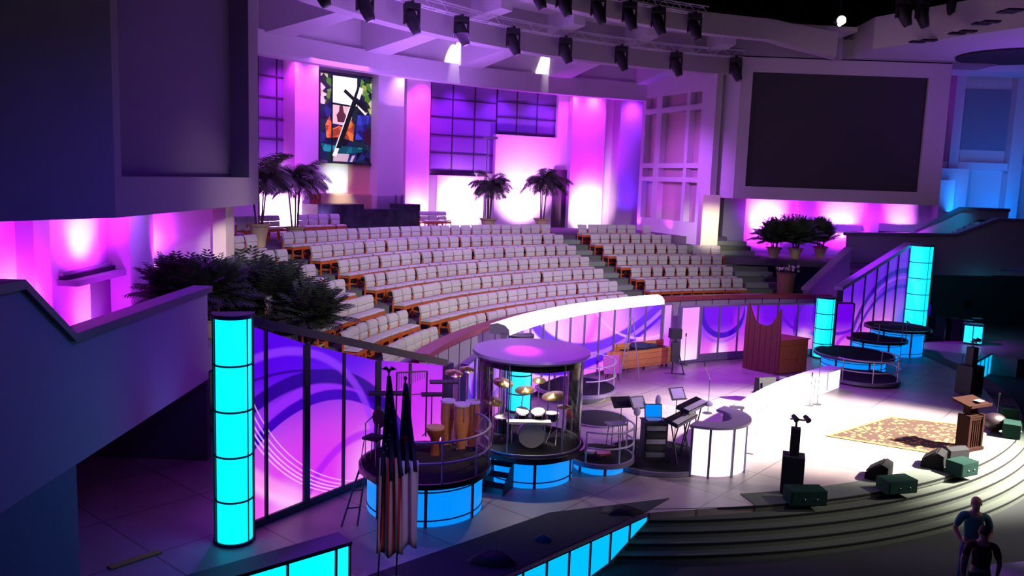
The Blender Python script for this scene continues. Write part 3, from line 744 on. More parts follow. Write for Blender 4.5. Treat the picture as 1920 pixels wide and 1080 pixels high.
# right twin, seen foreshortened
RA = at(1692, 632, 0); RB_ = atY(1577, 600, 33.4)
RA = Vector((17.6, 36.9, 0)); RB = Vector((13.35, 33.55, 0))
RLn = (RA-RB).length
rz1 = zat(RB.x, RB.y, 545); rz0 = zat(RA.x, RA.y, 462)
art_right = art_mat('art_right_wall', (1.0, 0.25, 0.88), LV, 0.1, 2.4, [
    (5.6, 0.5, 0.0, 1.5, (0.0, 0.12, 0.9), 0.8, 0.6), (1.8, 0.9, 0, 1.0, (0.75, 0.05, 0.95), 0.6, 0.9),
    (5.0, -1.2, 4.3, 0.13, (0.03, 0.0, 0.4), 0.9, 0.3), (4.8, -1.5, 3.9, 0.10, (0.06, 0.0, 0.55), 0.9, 0.3), (4.9, -1.3, 4.1, 0.07, (0.35, 0.05, 1.0), 0.8, 0.3),
    (3.6, -0.6, 1.6, 0.12, PK, 0.6, 0.7)], 0.85)
flat_panel_wall('backlit purple swoosh panel wall with steep sloping top beside the far cyan column', (RB.x, RB.y), (RA.x, RA.y),
    [0.05, RLn*.16, RLn*.33, RLn*.5, RLn*.66, RLn*.82, RLn-.05], interp([(0, rz1), (RLn, rz0)]), 0.14, art_right, framem, thick=(0,), cap_m=mat('cap_violet_grey', (0.45, 0.36, 0.6), 0.6))

def arc_panels(name, label, R, d0, d1, n, z0, z1, artm, fm=frameg, cat='panel wall', uoff=0.0, mull=0.028, cap=None, base_z=None, th=0.12, toprail=0.05):
    T = thing(name, label, cat, polar((d0+d1)/2, R, 0)); c = Vector((CX, CY, 0)); Z = Vector((0, 0, 1))
    for i in range(n):
        a, b_ = d0+(d1-d0)*i/n, d0+(d1-d0)*(i+1)/n; m = MB(); S = 4
        for j in range(S):
            e0, e1 = a+(b_-a)*j/S, a+(b_-a)*(j+1)/S
            u0_, u1_ = math.radians(d0-e0)*R+uoff, math.radians(d0-e1)*R+uoff
            q = [polar(e0, R, z0), polar(e1, R, z0), polar(e1, R, z1), polar(e0, R, z1)]
            k = [polar(e0, R+th, z0), polar(e1, R+th, z0), polar(e1, R+th, z1), polar(e0, R+th, z1)]
            m.add(q+k, [(0, 1, 2, 3), (7, 6, 5, 4), (0, 4, 5, 1), (2, 6, 7, 3), (3, 7, 4, 0), (1, 5, 6, 2)], uvs=[(u0_, z0), (u1_, z0), (u1_, z1), (u0_, z1)]*2)
        m.build('panel', artm, T)
    for i in range(n+1):
        d = d0+(d1-d0)*i/n; dw = math.degrees(mull/R); m = MB(); m.arc(R-0.05, R+th+0.02, max(0, z0-0.12) if base_z is None else base_z, z1+0.02, d+dw, d-dw, 1); m.build('mullion', fm, T)
    m = MB(); m.arc(R-0.03, R+th+0.03, (max(0, z0-0.12) if base_z is None else base_z), z0, d0, d1, max(4, n*3)); m.build('base_rail', fm, T)
    m = MB(); m.arc(R-0.03, R+th+0.03, z1, z1+toprail, d0, d1, max(4, n*3)); m.build('cap', cap or fm, T)
    return T
# big curved light wall in the middle with its white rolled top
LW0, LW1, LWR = 158.3, 125.7, 16.2
art_mid = art_mat('art_centre_wall', (0.90, 0.12, 0.92), (0.75, 0.25, 1.0), 0.2, 2.0, [
    (2.6, 1.1, 0.0, 2.0, (1.0, 0.62, 0.98), 0.9, 0.8), (3.0, 3.0, 2.9, 0.35, (0.72, 0.05, 0.95), 0.7, 0.9),
    (0.0, 2.4, 0.9, 0.5, (0.16, 0.02, 0.85), 0.95, 0.5), (0.3, 0.6, 0, 0.7, (0.25, 0.03, 0.9), 0.8, 0.7),
    (9.0, 2.6, 0.0, 2.2, (0.18, 0.02, 0.85), 0.9, 0.6), (8.8, 0.2, 0, 1.2, (1.0, 0.35, 0.95), 0.9, 0.7),
    (4.6, 8.6, 8.1, 0.24, (0.07, 0.0, 0.70), 1.0, 0.3), (5.6, 7.0, 6.0, 0.22, (0.10, 0.01, 0.80), 0.95, 0.4), (5.2, 7.8, 7.1, 0.10, (0.5, 0.15, 1.0), 0.7, 0.5),
    (8.6, 5.2, 4.2, 0.05, (0.9, 0.4, 1.0), 0.6, 0.4)], 1.3)
T = arc_panels('curved_light_wall', 'long curved backlit wall of pink and violet panels with a bright white rolled top', LWR, LW0, LW1, 11, 0.12, 2.2, art_mid, uoff=0)
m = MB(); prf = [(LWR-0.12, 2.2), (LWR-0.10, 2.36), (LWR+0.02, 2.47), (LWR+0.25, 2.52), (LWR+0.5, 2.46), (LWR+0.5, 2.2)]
m.lathe((CX, CY, 0), prf+[prf[0]], 44, a0=LW1, a1=LW0); m.build('rolled_top', mat('white_top_spot_glow', (0.9, 0.85, 0.95), 0.4, emit=(1.0, 0.86, 1.0), estr=1.25), T)  # spotlight falling on the white top is put in as emission
m = MB()
for d in (LW0, LW1):
    m.add([polar(d, r, z) for r, z in prf], [tuple(range(len(prf)))])
m.build('end_cap', frameg, T)
for i in range(1, 11):
    d = LW0+(LW1-LW0)*i/11; m = MB(); dw = 0.03; m.lathe((CX, CY, 0), [(r-0.012 if r < LWR else r, z+0.012) for r, z in prf[:5]], 1, a0=d-dw, a1=d+dw); m.build('cap_seam', frameg, T)
PKm = art_mat('art_pink_panel', (1.0, 0.55, 0.95), (0.85, 0.30, 0.98), 0.2, 1.6, [(0.3, 0.1, 0, 0.7, (1, 0.8, 1), 0.8, 0.9)], 1.1)
VPm = art_mat('art_violet_panel', (0.7, 0.1, 0.95), (0.85, 0.35, 0.98), 0.8, 1.4, [(0.3, 1.3, 0, 0.4, (0.75, 0.25, 1.0), 0.8, 0.9)], 0.95)
PR = 15.75
arc_panels('backlit_panel', 'narrow violet backlit panel just right of the curved light wall', PR+0.9, ang(1243, 600, PR+0.9), ang(1259, 600, PR+0.9), 1, 0.4, 2.05, VPm, cat='light panel')
arc_panels('backlit_panel', 'bright pale pink backlit panel in two tiers behind the thin microphone stand', PR, ang(1274, 640, PR), ang(1309, 640, PR), 1, 0.12, 2.08, PKm, cat='light panel')
art_r1 = art_mat('art_right_low', (0.95, 0.16, 0.88), (0.17, 0.0, 0.85), 0.2, 1.5, [
    (2.2, 1.4, 0, 0.8, (0.7, 0.03, 0.95), 0.7, 0.9), (1.1, 2.0, 1.05, 0.12, (0.05, 0.0, 0.55), 1, 0.3), (1.05, 1.8, 1.1, 0.06, (0.3, 0.05, 0.9), .8, .4),
    (1.0, 0.3, 0, 0.5, (1, 0.75, 1), 0.8, 0.9), (5.8, 1.2, 1.4, 0.08, (0.1, 0.0, 0.6), 0.9, 0.3), (5.2, 2.6, 1.7, 0.08, (0.12, 0.0, 0.7), 0.9, 0.4), (4.8, 0.7, 0.0, 0.45, (1, 0.5, 0.95), 0.9, 0.8), (6.0, 0.2, 0.7, 0.1, (0.4, 0.0, 0.9), 0.8, 0.6)], 0.95)
arc_panels('backlit_panel_wall', 'long low backlit purple panel wall running behind the brown pulpit', PR, ang(1309, 640, PR)-0.2, ang(1530, 640, PR), 6, 0.30, 2.05, art_r1, base_z=0.02)
# left stub panels beside the corner post
arc_panels('backlit_panel_wall', 'backlit violet panels seen through the clear screens between both round platforms', 16.15, 170.6, 159.5, 4, 0.14, 2.05, art_mat('art_left_stub', (0.85, 0.15, 0.95), (0.45, 0.15, 1.0), 0.3, 1.8, [(0.9, 1.3, 0.0, 0.45, (0.15, 0.0, 0.9), 0.9, 0.5), (2.0, 3.0, 2.4, 0.15, (0.08, 0, 0.7), 0.9, 0.4), (3, 0.4, 0, 0.6, PK, 0.8, 0.9)], 0.95))
b = MB(); b.box((-1.42, 19.22, 1.08), (0.16, 0.16, 2.16), math.radians(35)); tag(b.build('corner_post', mat('post_olive_grey', (0.15, 0.14, 0.13), 0.5)), 'grey corner post where the left panel wall meets the panels beside it', 'post')
# --- cyan light columns
def light_column(label, loc, r, h, nseg, face, half=True):
    """rounded front acrylic with metal rings and two stiles; face = yaw of the front"""
    T = thing('light_column', label, 'light column', loc, face)
    a0, a1 = (-180, 0) if half else (0, 360)
    m = MB(); m.lathe((0, 0, 0), [(r, 0.05), (r, h)], 20, a0=a0, a1=a1, smooth=True); m.lathe((0, 0, 0), [(r-0.03, 0.05), (r-0.03, h)], 20, a0=a0, a1=a1, smooth=True)
    dim = art = None
    m.build('acrylic_shell', cyan_lit, T, local=True)
    m = MB(); m.box((0, 0.05, h/2), (2*r+0.06, 0.16, h)); m.build('back_box', blackp, T, local=True)
    for k in range(1, nseg):
        z = h*k/nseg; m = MB(); m.lathe((0, 0, 0), [(r-0.01, z-0.016), (r+0.014, z-0.016), (r+0.014, z+0.016), (r-0.01, z+0.016)], 20, a0=a0-2, a1=a1+2); m.build('ring', framem, T, local=True)
    for a in (-150, -40):
        x, y = (r+0.016)*math.cos(math.radians(a)), (r+0.016)*math.sin(math.radians(a)); m = MB(); m.tube([(x, y, 0.03), (x, y, h)], 0.012, 6); m.build('stile', framem, T, local=True)
    for z0, z1, nm in ((0, 0.06, 'base'), (h, h+0.07, 'cap')):
        m = MB(); m.lathe((0, 0, 0), [(0.001, z0), (r+0.03, z0), (r+0.03, z1), (0.001, z1)], 20, a0=a0-6, a1=a1+6); m.box((0, 0.07, (z0+z1)/2), (2*r+0.08, 0.22, z1-z0)); m.build(nm, framem, T, local=True)
    return T
# unlit-ish upper and lower acrylic where the tube inside ends
cb = at(428, 1022, 0.06)
light_column('tall cyan glowing half round column at the left front of the stage', (cb.x+0.0, cb.y+0.33, 0), 0.31, 4.0, 5, math.radians(14))
light_column('tall cyan glowing column at the far right behind the dark round platforms', (17.95, 36.55, 0), 0.46, zat(17.95, 36.1, 460)-0.07, 6, math.radians(-35))
c2 = cyl(1548, 640, 15.2); c2z = zat(c2.x, c2.y, 558)
light_column('short cyan glowing column right of the low purple panel wall', (c2.x, c2.y+0.3, 0), 0.34, c2z-0.07, 4, math.radians(-20))
light_column('short cyan glowing column seen through the drum booth', (0.30, 23.0, 0), 0.34, 2.12, 4, math.radians(20))
# narrow strip of panels right of the short cyan column
arc_panels('backlit_panel', 'narrow purple swoosh panel between short cyan column and sloping panel wall', PR, ang(1563, 640, PR), ang(1563, 640, PR)-2.6, 1, 0.12, 2.1, art_r1, uoff=5.2, cat='light panel')

# --- stage front fascia of blue lit panels (left) and its twin on the right
n_ = Vector((-fdir.y, fdir.x, 0)) if True else None
def fascia(label, p, d, L, n, z0, z1, lit, tri=False):
    T = thing('lit_stage_fascia', label, 'light panel', p+d*(L/2)+Vector((0, 0, z0))); t = d; nn = Vector((t.y, -t.x, 0))
    if nn.dot(EYE-p) < 0: nn = -nn
    Z = Vector((0, 0, 1))
    for i in range(n):
        a, b_ = L*i/n, L*(i+1)/n; m = MB()
        h0 = z0 if not tri else max(z0, z1-0.10-a*0.42); h1 = z0 if not tri else max(z0, z1-0.10-b_*0.42)
        q = [p+t*a+Z*h0, p+t*b_+Z*h1, p+t*b_+Z*z1, p+t*a+Z*z1]; m.add([v+nn*0.02 for v in q]+[v+nn*0.06 for v in q], [(0, 1, 2, 3), (7, 6, 5, 4), (0, 4, 5, 1), (2, 6, 7, 3), (3, 7, 4, 0), (1, 5, 6, 2)]); m.build('panel', lit, T)
    for i in range(n+1):
        a = L*i/n; m = MB(); c = p+t*a
        q = [c-t*0.02+nn*0.02, c+t*0.02+nn*0.02, c+t*0.02+nn*0.085, c-t*0.02+nn*0.085]; hh = z0 if not tri else max(z0, z1-0.1-a*0.42)
        m.hexa([v+Z*hh for v in q], [v+Z*z1 for v in q]); m.build('mullion', framem, T)
    m = MB(); q = [p+nn*0.0, p+t*L+nn*0.0, p+t*L+nn*0.10, p+nn*0.10]; m.hexa([v+Z*z1 for v in q], [v+Z*(z1+0.025) for v in q]); m.build('top_trim', blackp, T)
    return T
litf = mat('fascia_lit_acrylic', (0.05, 0.4, 0.6), 0.3, emit=(0.0, 0.50, 1.0), estr=1.1)
fascia('row of blue lit panels on the stage front left of the curved steps', fp.copy(), fdir, 5.4, 9, -0.735, -0.03, litf, tri=True)
ra = at(1797, 706, -0.1); rb = at(1857, 672, -0.1)
fascia('small wedge of blue lit panels on the far right stage front', Vector((rb.x, rb.y, 0)), (Vector((ra.x, ra.y, 0))-Vector((rb.x, rb.y, 0))).normalized(), 2.6, 4, -0.70, 0.10, litf, tri=False)
# near light box parapet at the bottom left corner
na = at(655, 1019, 0.75); nb = at(450, 1080, 0.75); nd = (nb-na).normalized(); ndz = Vector((nd.x, nd.y, 0))
T = thing('light_box_parapet', 'low cyan light box with dark flat top at the bottom left corner', 'light box', Vector((na.x, na.y, 0))+ndz*1.6)
nn = Vector((ndz.y, -ndz.x, 0)); nn = nn if nn.dot(EYE-na) > 0 else -nn
LN = 3.4
es = [0, 0.24, 1.05, 1.85, 2.6, 3.4]
for a, b_ in zip(es, es[1:]):
    m = MB(); q = [Vector((na.x, na.y, 0))+ndz*a, Vector((na.x, na.y, 0))+ndz*b_]; m.hexa([q[0]+Z*.02, q[1]+Z*.02, q[1]-nn*.08+Z*.02, q[0]-nn*.08+Z*.02], [q[0]+Z*.72, q[1]+Z*.72, q[1]-nn*.08+Z*.72, q[0]-nn*.08+Z*.72]); m.build('panel', cyan_lit, T)
for a in es:
    m = MB(); c = Vector((na.x, na.y, 0))+ndz*a; q = [c-ndz*.018+nn*.03, c+ndz*.018+nn*.03, c+ndz*.018-nn*.09, c-ndz*.018-nn*.09]; m.hexa([v for v in q], [v+Z*.73 for v in q]); m.build('mullion', framem, T)
m = MB(); q = [Vector((na.x, na.y, 0))-ndz*.03+nn*.04, Vector((na.x, na.y, 0))+ndz*LN+nn*.04, Vector((na.x, na.y, 0))+ndz*LN-nn*.40, Vector((na.x, na.y, 0))-ndz*.03-nn*.40]
m.hexa([v+Z*.73 for v in q], [v+Z*.79 for v in q]); m.build('top', framem, T)
m = MB(); q = [Vector((na.x, na.y, 0))-nn*.10, Vector((na.x, na.y, 0))+ndz*LN-nn*.10, Vector((na.x, na.y, 0))+ndz*LN-nn*.38, Vector((na.x, na.y, 0))-nn*.38]
m.hexa([v for v in q], [v+Z*.72 for v in q]); m.build('body', blackp, T)
# far right small cyan light box
cbx = at(1822, 645, 0)
T = thing('light_box', 'small cyan light box standing in the dark far right of the stage', 'light box', cbx, math.radians(-28))
m = MB(); m.box((0, 0, 0.45), (0.68, 0.5, 0.80)); m.build('body', blackp, T, local=True)
for x in (-0.18, 0.18):
    m = MB(); m.box((x, -0.262, 0.46), (0.32, 0.025, 0.74)); m.build('panel', cyan_lit, T, local=True)
m = MB(); m.box((0.352, 0, 0.46), (0.025, 0.44, 0.74)); m.build('side_panel', litf, T, local=True)
m = MB(); m.box((0, 0, 0.88), (0.78, 0.6, 0.06)); m.build('top', framem, T, local=True)
# --- curved low white lit wall and the keyboard desk
cw = [(5.6, 19.75), (7.2, 21.4), (9.0, 23.8), (10.9, 26.75)]
b0, b1 = at(1378, 852, 0), at(1573, 728, 0)
def white_wall():
    T = thing('low_light_wall', 'long low white lit wall with violet ledge running from the desk towards the back', 'light wall', (b0+b1)/2)
    n = 9; pts = []
    mid = (b0+b1)/2; tt = (b1-b0).normalized(); nm = Vector((tt.y, -tt.x, 0)); nm = nm if nm.dot(EYE-mid) < 0 else nm
    for i in range(n+1):
        u = i/n; pts.append(b0.lerp(b1, u)+nm*(-0.35*math.sin(PI*u)))
    for i in range(n):
        a, c = pts[i], pts[i+1]; t = (c-a).normalized(); nrm = Vector((t.y, -t.x, 0)); h0 = 0.86-0.2*i/n; h1 = 0.86-0.2*(i+1)/n
        m = MB(); m.hexa([a+Z*.03, c+Z*.03, c-nrm*.06+Z*.03, a-nrm*.06+Z*.03], [a+Z*h0, c+Z*h1, c-nrm*.06+Z*h1, a-nrm*.06+Z*h0]); m.build('panel', white_lit, T)
        m = MB(); q = [a+nrm*.05, c+nrm*.05, c-nrm*.42, a-nrm*.42]; m.hexa([v+Z*h for v, h in zip(q, (h0, h1, h1, h0))], [v+Z*(h+.05) for v, h in zip(q, (h0, h1, h1, h0))]); m.build('ledge', mat('ledge_laminate', (0.50, 0.42, 0.55), 0.5), T)
    for i in range(n+1):
        m = MB(); m.box(pts[i]+Z*0.4, (0.03, 0.05, 0.8-0.2*i/n)); m.build('mullion', frameg, T)
    return T
white_wall()
dc = Vector((4.62, 18.95, 0))        # desk centre
T = thing('keyboard_desk', 'curved white lit desk with grey counter wrapping round the keyboards', 'desk', dc)
lam = mat('counter_laminate', (0.40, 0.34, 0.44), 0.45)
dd = [(-118, -95), (-95, -62), (-62, -30), (-30, 2)]
for (a, c) in dd:
    m = MB(); m.lathe(dc, [(0.98, 0.04), (0.98, 1.12), (0.92, 1.12), (0.92, 0.04), (0.98, 0.04)], 8, a0=a, a1=c); m.build('front_panel', white_lit, T)
for a in (-118, -95, -62, -30, 2):
    x, y = dc.x+0.99*math.cos(math.radians(a)), dc.y+0.99*math.sin(math.radians(a)); m = MB(); m.box((x, y, 0.57), (0.05, 0.05, 1.14), math.radians(a)); m.build('mullion', frameg, T)
m = MB(); m.lathe(dc, [(0.62, 1.14), (1.06, 1.14), (1.06, 1.20), (0.62, 1.20), (0.62, 1.14)], 30, a0=-121, a1=52); m.build('counter', lam, T)
m = MB(); m.lathe(dc, [(0.70, 0.0), (0.74, 0.0), (0.74, 1.13), (0.70, 1.13), (0.70, 0.0)], 20, a0=-110, a1=40); m.build('inner_panel', mat('magenta_inner_panel', (0.45, 0.25, 0.5), 0.5), T)
# dark side panel behind the stand
# ================================================================== ROUND PLATFORMS AND DRUM BOOTH
def dais(label, c, r_base, r_top, z, lit=None, dots=6, rail=None, posts=(), rz_list=(0.42, 0.82), a=None, postname='rail_post', rm=None):
    rm = rm or railm
    T = thing('round_platform', label, 'platform', (c[0], c[1], 0))
    c = Vector((c[0], c[1], 0))
    if z > 0.15:
        m = MB(); m.lathe(c, [(0.01, 0.0), (r_base, 0.0), (r_base, z-0.10), (0.01, z-0.10)], 56); m.build('lit_base' if lit else 'base', lit or blackp, T)
        for k in range(dots):
            aa = 2*PI*k/dots-PI/2+0.12; m = MB(); m.box(c+Vector(((r_base+0.008)*math.cos(aa), (r_base+0.008)*math.sin(aa), (z-0.1)/2)), (0.035, 0.06, z-0.1), aa); m.build('base_stile', framem, T)
        if z > 0.5:
            for zz in (0.12, z-0.2):
                m = MB(); m.lathe(c, [(r_base, zz-.012), (r_base+.015, zz-.012), (r_base+.015, zz+.012), (r_base, zz+.012)], 56); m.build('base_ring', framem, T)
        m = MB(); m.lathe(c, [(0.01, z-0.1), (r_top-0.05, z-0.1), (r_top-0.05, z-0.02), (0.01, z-0.02)], 56); m.build('deck', blackp, T)
    m = MB(); m.lathe(c, [(r_top-0.06, max(0.0, z-0.10)), (r_top, max(0, z-0.09)), (r_top, z+0.012), (r_top-0.06, z+0.012), (r_top-0.06, max(0, z-0.10))], 56); m.build('rim', frameg if z < 0.6 else blackg, T)
    m = MB(); m.lathe(c, [(0.01, max(0.001, z-0.02)), (r_top-0.06, max(0.001, z-0.02)), (r_top-0.06, z), (0.01, z)], 56); m.build('carpet_top', blackc, T)
    if rail:
        a0, a1 = rail
        for h in rz_list:
            m = MB(); n = 28; m.tube([c+Vector(((r_top-.04)*math.cos(math.radians(a0+(a1-a0)*i/n)), (r_top-.04)*math.sin(math.radians(a0+(a1-a0)*i/n)), z+h)) for i in range(n+1)], 0.022, 8); m.build('rail', rm, T)
        for p in posts:
            x, y = c.x+(r_top-.04)*math.cos(math.radians(p)), c.y+(r_top-.04)*math.sin(math.radians(p)); m = MB(); m.tube([(x, y, z), (x, y, z+rz_list[-1])], 0.02, 8); m.build('rail_post', rm, T)
    return T
blit = mat('dais_blue_acrylic', (0.05, 0.3, 0.6), 0.3, emit=(0.0, 0.27, 0.98), estr=1.0)
CG = Vector((-1.60, 15.95, 0)); CZ0 = 0.87
dais('blue lit round platform with congas and curved rail at the left', CG, 1.14, 1.31, CZ0, blit, 7, rail=(-95, 42), posts=(-70, -35, -5, 25), rz_list=(0.40, 0.80))
DR = Vector((0.50, 17.95, 0)); DZ = 0.73
dais('blue lit round base under the clear drum booth', DR, 0.98, 1.27, DZ, blit, 6)
SM = Vector((2.15, 18.5, 0))
dais('small low round platform with chrome rail right of the drum booth', SM, 0.58, 0.80, 0.30, blit, 6, rail=(-120, 35), posts=(-120, -62, -10, 30), rz_list=(0.36, 0.72))
fl = at(1122, 788, 0); dais('flat dark carpet disc on the floor right of the drum booth', (fl.x, fl.y+0.1), 0.7, 0.85, 0.03)
kb = Vector((3.55, 19.15, 0)); dais('low dark round riser under the keyboard rig', kb, 1.0, 1.25, 0.10)
pb = at(1090, 745, 0.25); dais('round platform with black top behind the drum booth left of the wooden case', (pb.x-0.1, pb.y+1.15), 0.95, 1.25, 0.30, mat('dais_grey_acrylic', (0.3, 0.28, 0.4), 0.4), 5, rail=(-80, 60), posts=(-60, 10))
# right hand platforms
D0 = at(1643, 722, 0.12); dais('low round platform ringed by white rails at the right of the stage', (D0.x, D0.y+1.28), 1.1, 1.28, 0.14, blit, 6, rail=(-150, 40), posts=(-140, -95, -45, 0, 35), rz_list=(0.36, 0.74))
def rdais(label, px_front, py, z, r, rb, **k):
    q = at(px_front, py, z); return dais(label, (q.x, q.y), rb, r, z, blit, 6, **k), q
T1, q1 = rdais('black topped round platform with blue base just right of the pulpit', 1601, 662, 0.52, 1.42, 1.12)
T2, q2 = rdais('middle black topped round platform with blue base at the right', 1643, 633, 0.80, 1.16, 0.9, rail=(-120, 0), posts=(-110, -60, -5), rz_list=(0.7,), rm=greym)
T3, q3 = rdais('highest black topped round platform with blue base in front of the far cyan column', 1683, 612, 1.08, 1.28, 1.0)

# --- drum booth: clear wall in sections with canopy
T = thing('drum_booth', 'round clear drum booth with a solid disc roof and curved acrylic walls', 'drum booth', (DR.x, DR.y, DZ))
BR_ = 1.16; BH = 2.0; zc = 2.70
cc = Vector((DR.x-0.02, DR.y, 0))
for k in range(6):
    a0 = k*60+8; m = MB(); m.lathe(cc, [(BR_, DZ+0.012), (BR_, zc-0.02)], 14, a0=a0, a1=a0+57, smooth=True); m.build('clear_wall_panel', glass, T)
for k in range(6):
    aa = math.radians(k*60+6.5); x, y = cc.x+BR_*math.cos(aa), cc.y+BR_*math.sin(aa); m = MB(); m.tube([(x, y, DZ+0.01), (x, y, zc)], 0.018, 8); m.build('wall_post', chrome, T)
m = MB(); m.lathe(cc, [(0.01, zc), (1.24, zc), (1.30, zc+0.05), (1.28, zc+0.11), (0.01, zc+0.13)], 64); m.build('canopy', mat('canopy_laminate', (0.42, 0.36, 0.46), 0.28), T)
m = MB(); m.lathe(cc, [(1.06, zc-0.16), (1.12, zc-0.16), (1.12, zc), (1.06, zc), (1.06, zc-0.16)], 48); m.build('header_ring', blackp, T)
m = MB(); m.lathe(cc, [(BR_-0.01, DZ+0.012), (BR_+0.02, DZ+0.012), (BR_+0.02, DZ+0.06), (BR_-0.01, DZ+0.06), (BR_-0.01, DZ+0.012)], 48); m.build('base_channel', chrome, T)
for (dx, dy) in ((0.3, -0.5), (-0.6, -0.35)):
    m = MB(); m.lathe((cc.x+dx, cc.y+dy, zc-0.05), [(0.03, 0), (0.05, 0), (0.05, 0.05), (0.01, 0.05)], 12); m.build('downlight', lampglow, T)
lamp('SPOT', 'booth_downlight', (cc.x, cc.y, zc-0.08), (cc.x, cc.y-0.1, DZ), (1.0, 0.9, 0.75), 170, 0.06, 120, 0.5)

# --- drum kit: each drum, cymbal with its stand
shell = mat('drum_shell_black', (0.02, 0.02, 0.025), 0.25); head = mat('drum_head', (0.75, 0.72, 0.68), 0.5); brass = mat('cymbal_brass', (0.70, 0.52, 0.22), 0.28, 0.95); chr2 = mat('chrome', (0.85, 0.85, 0.88), 0.12, 1.0)
def drum(name, label, c, r, h, tilt=(0, 0), legs=True, sm=shell, hm=head, rz=0, group='drum kit in the clear booth'):
    T = thing(name, label, 'drum', c); M3 = Matrix.Rotation(tilt[0], 3, 'X') @ Matrix.Rotation(tilt[1], 3, 'Y')
    T['group'] = group; z0 = 0.0
    m = MB(); m.lathe((0, 0, 0), [(r, 0), (r, h)], 24, M=M3, smooth=True); SH = m.build('shell', sm, T, local=True)
    for z in (0, h):
        m = MB(); m.lathe((0, 0, 0), [(r, z-.015), (r+.014, z-.015), (r+.014, z+.015), (r, z+.015), (r, z-.015)], 24, M=M3); m.build('hoop', chr2, T, local=True)
        m = MB(); m.lathe((0, 0, 0), [(0.001, z), (r, z)], 24, M=M3); m.build('drum_head', hm, T, local=True)
    for k in range(6):
        a = k*PI/3; m = MB(); m.tube([M3@Vector(((r+.012)*math.cos(a), (r+.012)*math.sin(a), .02)), M3@Vector(((r+.012)*math.cos(a), (r+.012)*math.sin(a), h-.02))], 0.007, 5); m.build('tension_rod', chr2, SH, local=True)
    if legs and c[2]-DZ > 0.05:
        b_ = c[2]-(DZ if group.startswith('drum') else CZ0); m = MB()
        for k in range(3):
            a = k*2*PI/3; m.tube([M3@Vector((0, 0, 0)), Vector((0, 0, -b_*0.5)), Vector((0.22*math.cos(a), 0.22*math.sin(a), -b_))], 0.009, 5)
        m.build('stand', chr2, T, local=True)
    return T
def cymbal(label, c, r, base, tilt=(0.15, 0.1), boom=(0, 0), group='cymbals in the clear booth'):
    T = thing('cymbal', label, 'cymbal', (c[0], c[1], base), group=group); H_ = c[2]-base; M3 = Matrix.Rotation(tilt[0], 3, 'X') @ Matrix.Rotation(tilt[1], 3, 'Y')
    m = MB(); m.lathe((0, 0, H_), [(0.004, 0.04), (0.04, 0.03), (0.06, 0.012), (r, -0.02), (r, -0.024), (0.05, 0.004), (0.004, 0.03)], 30, M=M3, smooth=True); m.build('cymbal_disc', brass, T, local=True)
    m = MB(); m.tube([(boom[0], boom[1], 0.25), (boom[0], boom[1], H_*0.7), (0, 0, H_+0.05)], 0.011, 6)
    for k in range(3):
        a = k*2*PI/3+0.4; m.tube([(boom[0], boom[1], 0.3), (boom[0]+0.24*math.cos(a), boom[1]+0.24*math.sin(a), 0.012)], 0.009, 5)
    m.build('stand', chr2, T, local=True)
x0, y0 = cc.x, cc.y
T = drum('bass_drum', 'large black bass drum lying on its side low in the middle of the booth', (x0+0.05, y0-0.15, DZ+0.30), 0.28, 0.42, (PI/2*0.98, 0), legs=False)
drum('tom_drum', 'left rack tom mounted above the bass drum', (x0-0.18, y0-0.30, DZ+0.62), 0.14, 0.17, (0.35, 0.1), legs=False); drum('tom_drum', 'right rack tom mounted above the bass drum', (x0+0.2, y0-0.30, DZ+0.62), 0.15, 0.18, (0.35, -0.1), legs=False)
drum('floor_tom', 'floor tom at the left side of the kit', (x0-0.58, y0-0.05, DZ+0.2), 0.19, 0.34, legs=True)
drum('snare_drum', 'shallow chrome snare drum at the right of the kit', (x0+0.5, y0+0.08, DZ+0.5), 0.17, 0.13, sm=chr2)
cymbal('dark crash cymbal high at the left of the booth', (x0-0.60, y0-0.05, DZ+1.34), 0.23, DZ, (0.25, 0.15), (0.05, 0.2))
cymbal('crash cymbal in the middle of the booth, higher than the toms', (x0-0.12, y0+0.0, DZ+1.18), 0.22, DZ, (0.2, -0.1), (-0.05, 0.25))
cymbal('wide ride cymbal at the right of the booth', (x0+0.52, y0-0.2, DZ+1.12), 0.27, DZ, (0.15, -0.15), (0.1, 0.15))
cymbal('small splash cymbal at the back of the kit', (x0+0.2, y0+0.35, DZ+1.32), 0.15, DZ, (0.3, 0.0), (0, 0.1))
cymbal('hi-hat cymbal low at the far right of the kit', (x0+0.78, y0+0.1, DZ+0.80), 0.17, DZ, (0.05, 0.0))
cymbal('low crash cymbal at the far left of the kit', (x0-0.78, y0-0.2, DZ+0.95), 0.2, DZ, (0.3, 0.2))
# clear acrylic sheet on the platform left of booth, chime rack, red stool
b = MB(); b.box((x0+0.25, y0+0.75, DZ+0.25), (0.34, 0.34, 0.10)); b.tube([(x0+0.25, y0+0.75, DZ+.2), (x0+.25, y0+.75, DZ+.01)], .03); tag(b.build('drum_stool', mat('red_vinyl', (0.35, 0.02, 0.02), 0.5)), 'low red drum stool behind the kit in the booth', 'stool')
T = thing('snare_light_bar', 'bright white electronic pad lying across the front of the drum kit', 'drum pad', (x0-0.02, y0-0.62, DZ)); 
m = MB(); m.box((x0-0.02, y0-0.62, DZ+0.62), (0.95, 0.22, 0.05), 0.06, None); m.build('pad_top', mat('white_gloss', (0.9, 0.88, 0.85), 0.25), T)
m = MB()
for sx in (-.35, .35): m.tube([(x0-0.02+sx, y0-.62, DZ+.60), (x0-0.02+sx, y0-.62, DZ+.0)], .014)
m.build('stand', chr2, T); T.name = 'drum_pad'

